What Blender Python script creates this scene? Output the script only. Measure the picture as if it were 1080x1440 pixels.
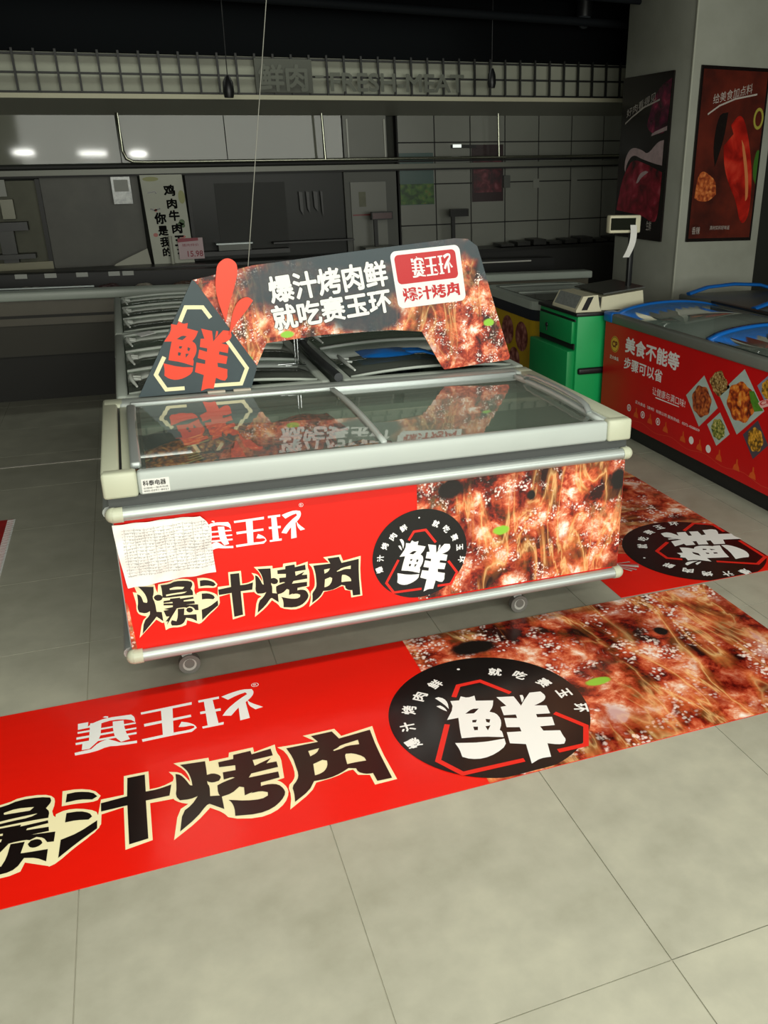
import bpy, bmesh, math, random
from mathutils import Vector, Matrix
from mathutils.geometry import tessellate_polygon
for _o in list(bpy.data.objects): bpy.data.objects.remove(_o)
SC = bpy.context.scene
COL = SC.collection
random.seed(7)

# ---------------------------------------------------------------- camera
cam_d = bpy.data.cameras.new('camera'); cam = bpy.data.objects.new('camera', cam_d); COL.objects.link(cam)
FPX, PX, PY = 1209.0, 658.0, 687.5
cam_d.sensor_fit = 'VERTICAL'; cam_d.sensor_height = 36.0; cam_d.lens = 36.0*FPX/1440
cam_d.shift_x = (540-PX)/1440; cam_d.shift_y = -(720-PY)/1440
cam_d.clip_start = 0.05; cam_d.clip_end = 60
a_, b_, c_ = -0.37359, 1.212076, 0.0080423
cam.matrix_world = (Matrix.Translation((0.1341, -2.72726, 1.755287)) @ Matrix.Rotation(a_, 4, 'Z')
                    @ Matrix.Rotation(b_, 4, 'X') @ Matrix.Rotation(c_, 4, 'Z'))
SC.camera = cam

# ---------------------------------------------------------------- world, light, exposure
w = bpy.data.worlds.new('world'); SC.world = w; w.use_nodes = True
w.node_tree.nodes['Background'].inputs[0].default_value = (0.8, 0.88, 1.0, 1)
w.node_tree.nodes['Background'].inputs[1].default_value = 0.05
def area(name, loc, size, power, col, rot=(0, 0, 0)):
    l = bpy.data.lights.new(name, 'AREA'); l.shape = 'RECTANGLE'; l.size, l.size_y = size
    l.energy = power; l.color = col
    o = bpy.data.objects.new(name, l); o.location = loc; o.rotation_euler = rot; COL.objects.link(o); return o
# rows of ceiling tubes over the lit aisle that the photographer stands in
area('aisle_light', (-0.6, -1.6, 3.08), (2.4, 0.25), 40, (1.0, 0.97, 0.82))
area('aisle_light', (1.8, -1.6, 3.08), (2.4, 0.25), 44, (1.0, 0.97, 0.82))
area('aisle_light', (0.6, -4.2, 3.08), (3.4, 0.25), 90, (1.0, 0.97, 0.84))
area('front_fill_light', (2.0, -5.6, 1.9), (7.0, 2.0), 250, (0.98, 1.0, 0.9), (math.radians(90), 0, 0))  # unseen wide fill, added behind the viewer to brighten column and back wall
area('back_fill_light', (1.2, 5.1, 3.0), (4.0, 0.2), 9, (0.95, 1.0, 0.88))  # unseen fill, added above the counter to brighten the sign lattice
for _x, _w in ((-1.45, 0.35), (-0.18, 0.5), (0.69, 0.3)): area('panel_streak_light', (_x, -5.55, 1.95), (_w, 0.07), 9, (1.0, 1.0, 0.92), (math.radians(90), 0, 0))  # unseen strips, added so the glossy upper panels show small bright reflections
vs = SC.view_settings
vs.view_transform = 'Standard'; vs.look = 'None'; vs.gamma = 1.0; vs.use_curve_mapping = False
vs.exposure = 0.12

# ---------------------------------------------------------------- materials
def lin(c):
    if isinstance(c, str): c = tuple(int(c[i:i+2], 16) for i in (0, 2, 4))
    r = []
    for v in c:
        v = v/255.0; r.append(v/12.92 if v <= 0.04045 else ((v+0.055)/1.055)**2.4)
    return (*r, 1.0)
class NT:
    def __init__(s, m): s.t = m.node_tree; s.n = s.t.nodes
    def add(s, typ, **k):
        n = s.n.new(typ)
        for a, v in k.items():
            if a.startswith('i_'):
                key = a[2:]; key = int(key) if key.isdigit() else key.replace('_', ' ')
                if hasattr(v, 'is_linked'): s.t.links.new(v, n.inputs[key])
                else: n.inputs[key].default_value = v
            else: setattr(n, a, v)
        return n
    def link(s, a, b): s.t.links.new(a, b)
    def math(s, op, a, b=0.0, c=None):
        n = s.add('ShaderNodeMath', operation=op)
        for i, v in enumerate((a, b) if c is None else (a, b, c)):
            if hasattr(v, 'is_linked'): s.link(v, n.inputs[i])
            else: n.inputs[i].default_value = v
        return n.outputs[0]
    def mix(s, f, a, b, bt='MIX'):
        n = s.add('ShaderNodeMix', data_type='RGBA', blend_type=bt)
        for i, v in ((0, f), (6, a), (7, b)):
            if hasattr(v, 'is_linked'): s.link(v, n.inputs[i])
            else: n.inputs[i].default_value = v
        return n.outputs[2]
    def ramp(s, f, stops, interp='LINEAR'):
        n = s.add('ShaderNodeValToRGB'); r = n.color_ramp; r.interpolation = interp
        while len(r.elements) < len(stops): r.elements.new(0.5)
        for e, (p, c) in zip(r.elements, stops): e.position = p; e.color = c if len(c) == 4 else (*c, 1)
        s.link(f, n.inputs[0]); return n.outputs[0]
def bsdf(m): return m.node_tree.nodes['Principled BSDF']
MATS = {}
def mat(name, col='888888', rough=0.5, metal=0.0, spec=0.5, var=0.0, vscale=8.0, bump=0.0, bscale=60.0, emit=0.0, coat=0.0, col2=None):
    if name in MATS: return MATS[name]
    m = bpy.data.materials.new(name); m.use_nodes = True; b = bsdf(m); t = NT(m)
    b.inputs['Base Color'].default_value = lin(col); b.inputs['Roughness'].default_value = rough
    b.inputs['Metallic'].default_value = metal; b.inputs['Specular IOR Level'].default_value = spec
    b.inputs['Coat Weight'].default_value = coat
    tc = t.add('ShaderNodeTexCoord')
    if var > 0 or col2:
        n = t.add('ShaderNodeTexNoise', i_Scale=vscale, i_Detail=5.0, i_Roughness=0.6); t.link(tc.outputs['Object'], n.inputs['Vector'])
        c = lin(col); d = lin(col2) if col2 else tuple(max(0, v*(1-var)) for v in c[:3])+(1,)
        o = t.ramp(n.outputs[0], [(0.35, c), (0.65, d)]); t.link(o, b.inputs['Base Color'])
    if bump > 0:
        n = t.add('ShaderNodeTexNoise', i_Scale=bscale, i_Detail=3.0); t.link(tc.outputs['Object'], n.inputs['Vector'])
        bp = t.add('ShaderNodeBump', i_Strength=bump, i_Distance=0.01); t.link(n.outputs[0], bp.inputs['Height']); t.link(bp.outputs[0], b.inputs['Normal'])
    if emit > 0:
        b.inputs['Emission Color'].default_value = lin(col); b.inputs['Emission Strength'].default_value = emit
    MATS[name] = m; return m
def glass(name, tint='dfe8e2', refl=1.0, rough=0.02, haze=0.0):
    if name in MATS: return MATS[name]
    m = bpy.data.materials.new(name); m.use_nodes = True; t = NT(m); t.n.remove(bsdf(m))
    tr = t.add('ShaderNodeBsdfTransparent'); tr.inputs[0].default_value = lin(tint)
    gl = t.add('ShaderNodeBsdfGlossy'); gl.inputs['Roughness'].default_value = rough; gl.inputs[0].default_value = (1, 1, 1, 1)
    fr = t.add('ShaderNodeFresnel', i_IOR=1.52)
    ge = t.add('ShaderNodeNewGeometry')
    f = t.math('MULTIPLY', t.math('MULTIPLY', fr.outputs[0], refl), t.math('SUBTRACT', 1.0, ge.outputs['Backfacing']))
    mx = t.add('ShaderNodeMixShader'); t.link(f, mx.inputs[0]); t.link(tr.outputs[0], mx.inputs[1]); t.link(gl.outputs[0], mx.inputs[2])
    df = t.add('ShaderNodeBsdfDiffuse'); df.inputs[0].default_value = lin('c9d2c8')   # thin film of frost and dust
    m2 = t.add('ShaderNodeMixShader', i_0=haze); t.link(mx.outputs[0], m2.inputs[1]); t.link(df.outputs[0], m2.inputs[2])
    t.link(m2.outputs[0], t.n['Material Output'].inputs[0]); MATS[name] = m; return m
def mask(t, sep, cu, cv, ru, rv, soft=0.3, warp=None, amp=1.0):
    u = t.math('DIVIDE', t.math('SUBTRACT', sep.outputs[0], cu), ru); v = t.math('DIVIDE', t.math('SUBTRACT', sep.outputs[1], cv), rv)
    d = t.math('SQRT', t.math('ADD', t.math('MULTIPLY', u, u), t.math('MULTIPLY', v, v)))
    if warp is not None: d = t.math('ADD', d, t.math('MULTIPLY', t.math('SUBTRACT', warp, 0.5), amp))
    n = t.add('ShaderNodeMapRange', interpolation_type='SMOOTHSTEP'); t.link(d, n.inputs[0])
    n.inputs[1].default_value = 1+soft; n.inputs[2].default_value = 1-soft; n.inputs[3].default_value = 0; n.inputs[4].default_value = 1
    return n.outputs[0]
def meat_mat(name, scale=1.0, rough=0.35, holes=(), greens=(), bright=1.0, flames=1.0, dark=()):
    """printed picture of grilled meat in flames; coordinates are the UV map in panel metres"""
    if name in MATS: return MATS[name]
    m = bpy.data.materials.new(name); m.use_nodes = True; b = bsdf(m); t = NT(m)
    uv = t.add('ShaderNodeUVMap'); sep = t.add('ShaderNodeSeparateXYZ'); t.link(uv.outputs[0], sep.inputs[0])
    def noise(sx, sy, sc, det=4.0, dist=0.0, off=0.0, rough=0.55):
        mp = t.add('ShaderNodeMapping'); t.link(uv.outputs[0], mp.inputs[0]); mp.inputs['Scale'].default_value = (sx, sy, 1); mp.inputs['Location'].default_value = (off, off*0.7, off)
        n = t.add('ShaderNodeTexNoise', i_Scale=sc*scale, i_Detail=det, i_Distortion=dist, i_Roughness=rough); t.link(mp.outputs[0], n.inputs[0]); return n
    warp = noise(1, 1, 7, 3, 0, 3.1)
    wv = t.add('ShaderNodeVectorMath', operation='MULTIPLY_ADD'); t.link(warp.outputs[1], wv.inputs[0]); wv.inputs[1].default_value = (0.05/scale, 0.05/scale, 0); t.link(uv.outputs[0], wv.inputs[2])
    vo = t.add('ShaderNodeTexVoronoi', feature='SMOOTH_F1', i_Scale=10.0*scale, i_Smoothness=0.25); t.link(wv.outputs[0], vo.inputs['Vector'])
    n1 = noise(1, 1, 13, 8, 0.5, 0.0, 0.62); n2 = noise(1, 1, 55, 5, 0.6, 5.0, 0.6)
    # rounded glazed lumps: bright crowns, dark gaps
    crown = t.math('SUBTRACT', 0.72, t.math('MULTIPLY', vo.outputs['Distance'], 0.50))
    base = t.math('ADD', t.math('MULTIPLY', n1.outputs[0], 1.15), t.math('MULTIPLY', n2.outputs[0], 0.45))
    base = t.math('SUBTRACT', t.math('ADD', base, crown), 0.80)
    colr = t.ramp(base, [(0.26, lin('2c0e0c')), (0.36, lin('74190f')), (0.45, lin('ad3a22')), (0.53, lin('cf6240')), (0.60, lin('e3906c')), (0.67, lin('f4c6ac')), (0.76, lin('fff4ec'))])
    # mauve shaded lumps
    n3 = noise(1, 1, 6, 3, 0.4, 9.0)
    tint = t.ramp(n3.outputs[0], [(0.50, (1, 1, 1)), (0.60, lin('b88a92'))])
    colr = t.mix(0.8, colr, tint, 'MULTIPLY')
    # pale crumbs crowding on some lumps
    vs_ = t.add('ShaderNodeTexVoronoi', feature='F1', i_Scale=100.0*scale); t.link(wv.outputs[0], vs_.inputs['Vector'])
    n4 = noise(1, 1, 8, 4, 0.8, 14.0)
    crumb = t.math('ADD', vs_.outputs['Distance'], t.math('MULTIPLY', t.math('SUBTRACT', n2.outputs[0], 0.5), 1.3))
    spm = t.math('MULTIPLY', t.ramp(crumb, [(0.22, (1, 1, 1)), (0.50, (0, 0, 0))]), t.ramp(n4.outputs[0], [(0.52, (0, 0, 0)), (0.58, (0.95, 0.95, 0.95))]))
    colr = t.mix(spm, colr, lin('fdeee8'))
    # flames: broad translucent tongues leaning upward with bright rims
    nf = noise(2.4, 0.7, 3.6, 4, 0.9, 21.0, 0.55)
    fl = t.ramp(nf.outputs[0], [(0.40, (0, 0, 0)), (0.47, (0.5, 0.5, 0.5)), (0.50, (0.9, 0.9, 0.9)), (0.53, (0.3, 0.3, 0.3)), (0.60, (0, 0, 0))])
    nfm = noise(1, 1, 2.6, 2, 0, 31.0)
    flm = t.math('MULTIPLY', t.math('MULTIPLY', fl, t.ramp(nfm.outputs[0], [(0.40, (0.1, 0.1, 0.1)), (0.56, (1, 1, 1))])), 0.75*flames)
    fcol = t.ramp(nf.outputs[0], [(0.42, lin('c8602c')), (0.48, lin('ee9850')), (0.50, lin('ffcf8c')), (0.54, lin('e88a40'))])
    colr = t.mix(flm, colr, fcol)
    for (cu, cv, ru, rv) in dark:
        colr = t.mix(t.math('MULTIPLY', mask(t, sep, cu, cv, ru, rv, 0.25, warp.outputs[0], 0.7), 0.96), colr, lin('2c3b42'))
    for (cu, cv, ru, rv) in holes:
        colr = t.mix(mask(t, sep, cu, cv, ru, rv, 0.25, n1.outputs[0]), colr, lin('15100f'))
    for (cu, cv, ru, rv) in greens:
        colr = t.mix(mask(t, sep, cu, cv, ru, rv, 0.2, n1.outputs[0]), colr, lin('8cc43c'))
    if bright != 1.0: colr = t.mix(1.0, colr, (bright, bright, bright, 1), 'MULTIPLY')
    t.link(colr, b.inputs['Base Color']); b.inputs['Roughness'].default_value = rough
    MATS[name] = m; return m
def food_mat(name, stops, scale=30.0, rough=0.5):
    if name in MATS: return MATS[name]
    m = bpy.data.materials.new(name); m.use_nodes = True; b = bsdf(m); t = NT(m)
    tc = t.add('ShaderNodeTexCoord'); n = t.add('ShaderNodeTexNoise', i_Scale=scale, i_Detail=5.0, i_Distortion=1.0); t.link(tc.outputs['Object'], n.inputs[0])
    v = t.add('ShaderNodeTexVoronoi', i_Scale=scale*1.3); t.link(tc.outputs['Object'], v.inputs[0])
    f = t.math('SUBTRACT', t.math('ADD', n.outputs[0], 0.15), t.math('MULTIPLY', v.outputs['Distance'], 0.4))
    t.link(t.ramp(f, [(p, lin(c)) for p, c in stops]), b.inputs['Base Color']); b.inputs['Roughness'].default_value = rough
    MATS[name] = m; return m

# ---------------------------------------------------------------- mesh helpers
class MB:
    def __init__(s): s.v = []; s.f = []; s.sm = []
    def add(s, vs, fs, smooth=False):
        k = len(s.v); s.v += [tuple(v) for v in vs]; s.f += [tuple(i+k for i in f) for f in fs]; s.sm += [smooth]*len(fs); return s
    def box(s, x0, x1, y0, y1, z0, z1, M=None):
        vs = [(x0, y0, z0), (x1, y0, z0), (x1, y1, z0), (x0, y1, z0), (x0, y0, z1), (x1, y0, z1), (x1, y1, z1), (x0, y1, z1)]
        if M: vs = [M @ Vector(v) for v in vs]
        return s.add(vs, [(3, 2, 1, 0), (4, 5, 6, 7), (0, 1, 5, 4), (1, 2, 6, 5), (2, 3, 7, 6), (3, 0, 4, 7)])
    def bev(s, x0, x1, y0, y1, z0, z1, r=0.01, seg=2, M=None):
        bm = bmesh.new(); bmesh.ops.create_cube(bm, size=1.0)
        for v in bm.verts: v.co = Vector(((x0+x1)/2+v.co.x*(x1-x0), (y0+y1)/2+v.co.y*(y1-y0), (z0+z1)/2+v.co.z*(z1-z0)))
        r = min(r, 0.49*min(x1-x0, y1-y0, z1-z0))
        bmesh.ops.bevel(bm, geom=list(bm.edges), offset=r, segments=seg, profile=0.5, affect='EDGES')
        bm.verts.index_update()
        vs = [(M @ v.co) if M else v.co.copy() for v in bm.verts]; fs = [[v.index for v in f.verts] for f in bm.faces]; bm.free()
        return s.add(vs, fs, True)
    def tube(s, pts, r, n=8, caps=True, flat=None):
        pts = [Vector(p) for p in pts]; rings = []; up = Vector((0, 0, 1))
        for i, p in enumerate(pts):
            d = (pts[min(i+1, len(pts)-1)]-pts[max(i-1, 0)]).normalized()
            a = d.cross(up)
            if a.length < 0.05: a = d.cross(Vector((0, 1, 0)))
            a.normalize(); c = d.cross(a).normalized()
            rr = r[i] if isinstance(r, (list, tuple)) else r; rb = rr*(flat or 1)
            rings.append([p+a*math.cos(2*math.pi*k/n)*rr+c*math.sin(2*math.pi*k/n)*rb for k in range(n)])
        vs = [v for g in rings for v in g]; fs = []
        for i in range(len(pts)-1):
            for k in range(n): fs.append((i*n+k, i*n+(k+1) % n, (i+1)*n+(k+1) % n, (i+1)*n+k))
        s.add(vs, fs, True)
        if caps: s.add(rings[0], [tuple(range(n))]); s.add(rings[-1], [tuple(reversed(range(n)))])
        return s
    def cyl(s, a, b, r, n=16): return s.tube([a, b], r, n)
    def ball(s, c, rx, ry, rz, nu=12, nv=8):
        vs = []; fs = []
        for j in range(nv+1):
            th = math.pi*j/nv
            for i in range(nu): ph = 2*math.pi*i/nu; vs.append((c[0]+rx*math.sin(th)*math.cos(ph), c[1]+ry*math.sin(th)*math.sin(ph), c[2]+rz*math.cos(th)))
        for j in range(nv):
            for i in range(nu): fs.append((j*nu+i, (j+1)*nu+i, (j+1)*nu+(i+1) % nu, j*nu+(i+1) % nu))
        return s.add(vs, fs, True)
    def poly(s, rings, M, thick=0.0):
        """flat polygon (outer ring + holes) in 2-D, mapped by M(u,v)->point"""
        rings = [[Vector((p[0], p[1], 0)) for p in r] for r in rings]
        tri = tessellate_polygon(rings); pts = [p for r in rings for p in r]
        vs = [M(p.x, p.y) for p in pts]
        if len(tri):
            a, b, c = (vs[i] for i in tri[0])
        return s.add(vs, tri)
    def obj(s, name, m, parent=None, uv=None, loc=None, rot=None):
        me = bpy.data.meshes.new(name); me.from_pydata([tuple(v) for v in s.v], [], s.f); me.polygons.foreach_set('use_smooth', s.sm)
        if m: me.materials.append(m)
        if uv:
            l = me.uv_layers.new(name='UVMap')
            for lp in me.loops: l.data[lp.index].uv = uv(me.vertices[lp.vertex_index].co)
        me.update(); o = bpy.data.objects.new(name, me); COL.objects.link(o)
        if parent: o.parent = parent
        if loc: o.location = loc
        if rot: o.rotation_euler = rot
        return o
def tag(o, label=None, cat=None, group=None, kind=None):
    if label: o['label'] = label
    if cat: o['category'] = cat
    if group: o['group'] = group
    if kind: o['kind'] = kind
    return o
def empty(name, loc=(0, 0, 0), label=None, cat=None, group=None, kind=None, rz=0.0):
    o = bpy.data.objects.new(name, None); o.empty_display_size = 0.05; COL.objects.link(o); o.location = loc; o.rotation_euler = (0, 0, rz)
    return tag(o, label, cat, group, kind)
def kids(o): return [c for c in COL.objects if c.parent == o]
def copy_tree(o, parent=None):
    c = o.copy(); COL.objects.link(c); c.parent = parent
    for k in kids(o): copy_tree(k, c)
    return c
def box(name, m, x0, x1, y0, y1, z0, z1, parent=None, r=0.0, **k):
    b = MB(); (b.bev(x0, x1, y0, y1, z0, z1, r) if r else b.box(x0, x1, y0, y1, z0, z1)); return b.obj(name, m, parent, **k)
def smooth_ring(r, it=1, lim=58, closed=True):
    for _ in range(it):
        n = len(r); out = []
        for i in range(n):
            a, b, c = (Vector(r[(i-1) % n][:2]), Vector(r[i][:2]), Vector(r[(i+1) % n][:2]))
            d1, d2 = b-a, c-b
            if d1.length < 1e-6 or d2.length < 1e-6: out.append(tuple(b)); continue
            if math.degrees(d1.angle(d2)) < lim: out += [tuple(b-d1*0.25), tuple(b+d2*0.25)]
            else: out.append(tuple(b))
        r = out
    return r
def stroke(pts, wd):
    """mitred thick polyline -> ring"""
    pts = [Vector(p) for p in pts]; L = []; R = []
    for i, p in enumerate(pts):
        d1 = (p-pts[i-1]).normalized() if i else (pts[1]-p).normalized()
        d2 = (pts[i+1]-p).normalized() if i < len(pts)-1 else d1
        n1 = Vector((-d1.y, d1.x)); n2 = Vector((-d2.y, d2.x)); m_ = (n1+n2).normalized(); k = wd/2/max(0.35, m_.dot(n1))
        L.append(tuple(p+m_*k)); R.append(tuple(p-m_*k))
    return L+R[::-1]
def plane_map(o, u, v, n_off=0.0):
    o, u, v = Vector(o), Vector(u), Vector(v); n = u.cross(v).normalized()*n_off
    return lambda a, b: o+u*a+v*b+n
_tc = {}
def text_tris(s, bold=0.0, spacing=1.0):
    key = (s, bold, spacing)
    if key in _tc: return _tc[key]
    c = bpy.data.curves.new('lettering', 'FONT'); c.body = s; c.size = 1.0; c.resolution_u = 3; c.space_character = spacing
    o = bpy.data.objects.new('lettering', c); COL.objects.link(o)
    dg = bpy.context.evaluated_depsgraph_get(); me = bpy.data.meshes.new_from_object(o.evaluated_get(dg))
    vs = [(v.co.x, v.co.y) for v in me.vertices]; fs = [tuple(p.vertices) for p in me.polygons]
    bpy.data.objects.remove(o); bpy.data.meshes.remove(me)
    if vs:
        x0, x1 = min(v[0] for v in vs), max(v[0] for v in vs); y0, y1 = min(v[1] for v in vs), max(v[1] for v in vs)
        vs = [((x-x0)/(x1-x0), (y-y0)/(y1-y0)) for x, y in vs]
    _tc[key] = (vs, fs); return _tc[key]
def write(mb, s, M, u0, u1, v0, v1, bold=0.0):
    """lettering fitted to a box; bold = stroke gain as a share of the character height, made of shifted layers a few microns apart"""
    vs, fs = text_tris(s); n = max(1, len(s)); o = M(0, 0); nrm = (M(1, 0)-o).cross(M(0, 1)-o)
    nrm = nrm.normalized()*0.00003 if nrm.length > 0 else nrm
    offs = [(0, 0)] if bold <= 0 else [(0, 0)]+[(math.cos(math.pi*k/4), math.sin(math.pi*k/4)) for k in range(8)]
    r = bold*1.1; wu = (u1-u0)*(1-2*r/n); wv = (v1-v0)*(1-2*r)
    for i, (dx, dy) in enumerate(offs):
        du = (u1-u0)*r/n*(1+dx); dv = (v1-v0)*r*(1+dy)
        mb.add([M(u0+du+a*wu, v0+dv+b*wv)+nrm*i for a, b in vs], fs)
def circle(cu, cv, ru, rv, n=64): return [(cu+ru*math.cos(2*math.pi*i/n), cv+rv*math.sin(2*math.pi*i/n)) for i in range(n)]

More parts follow.
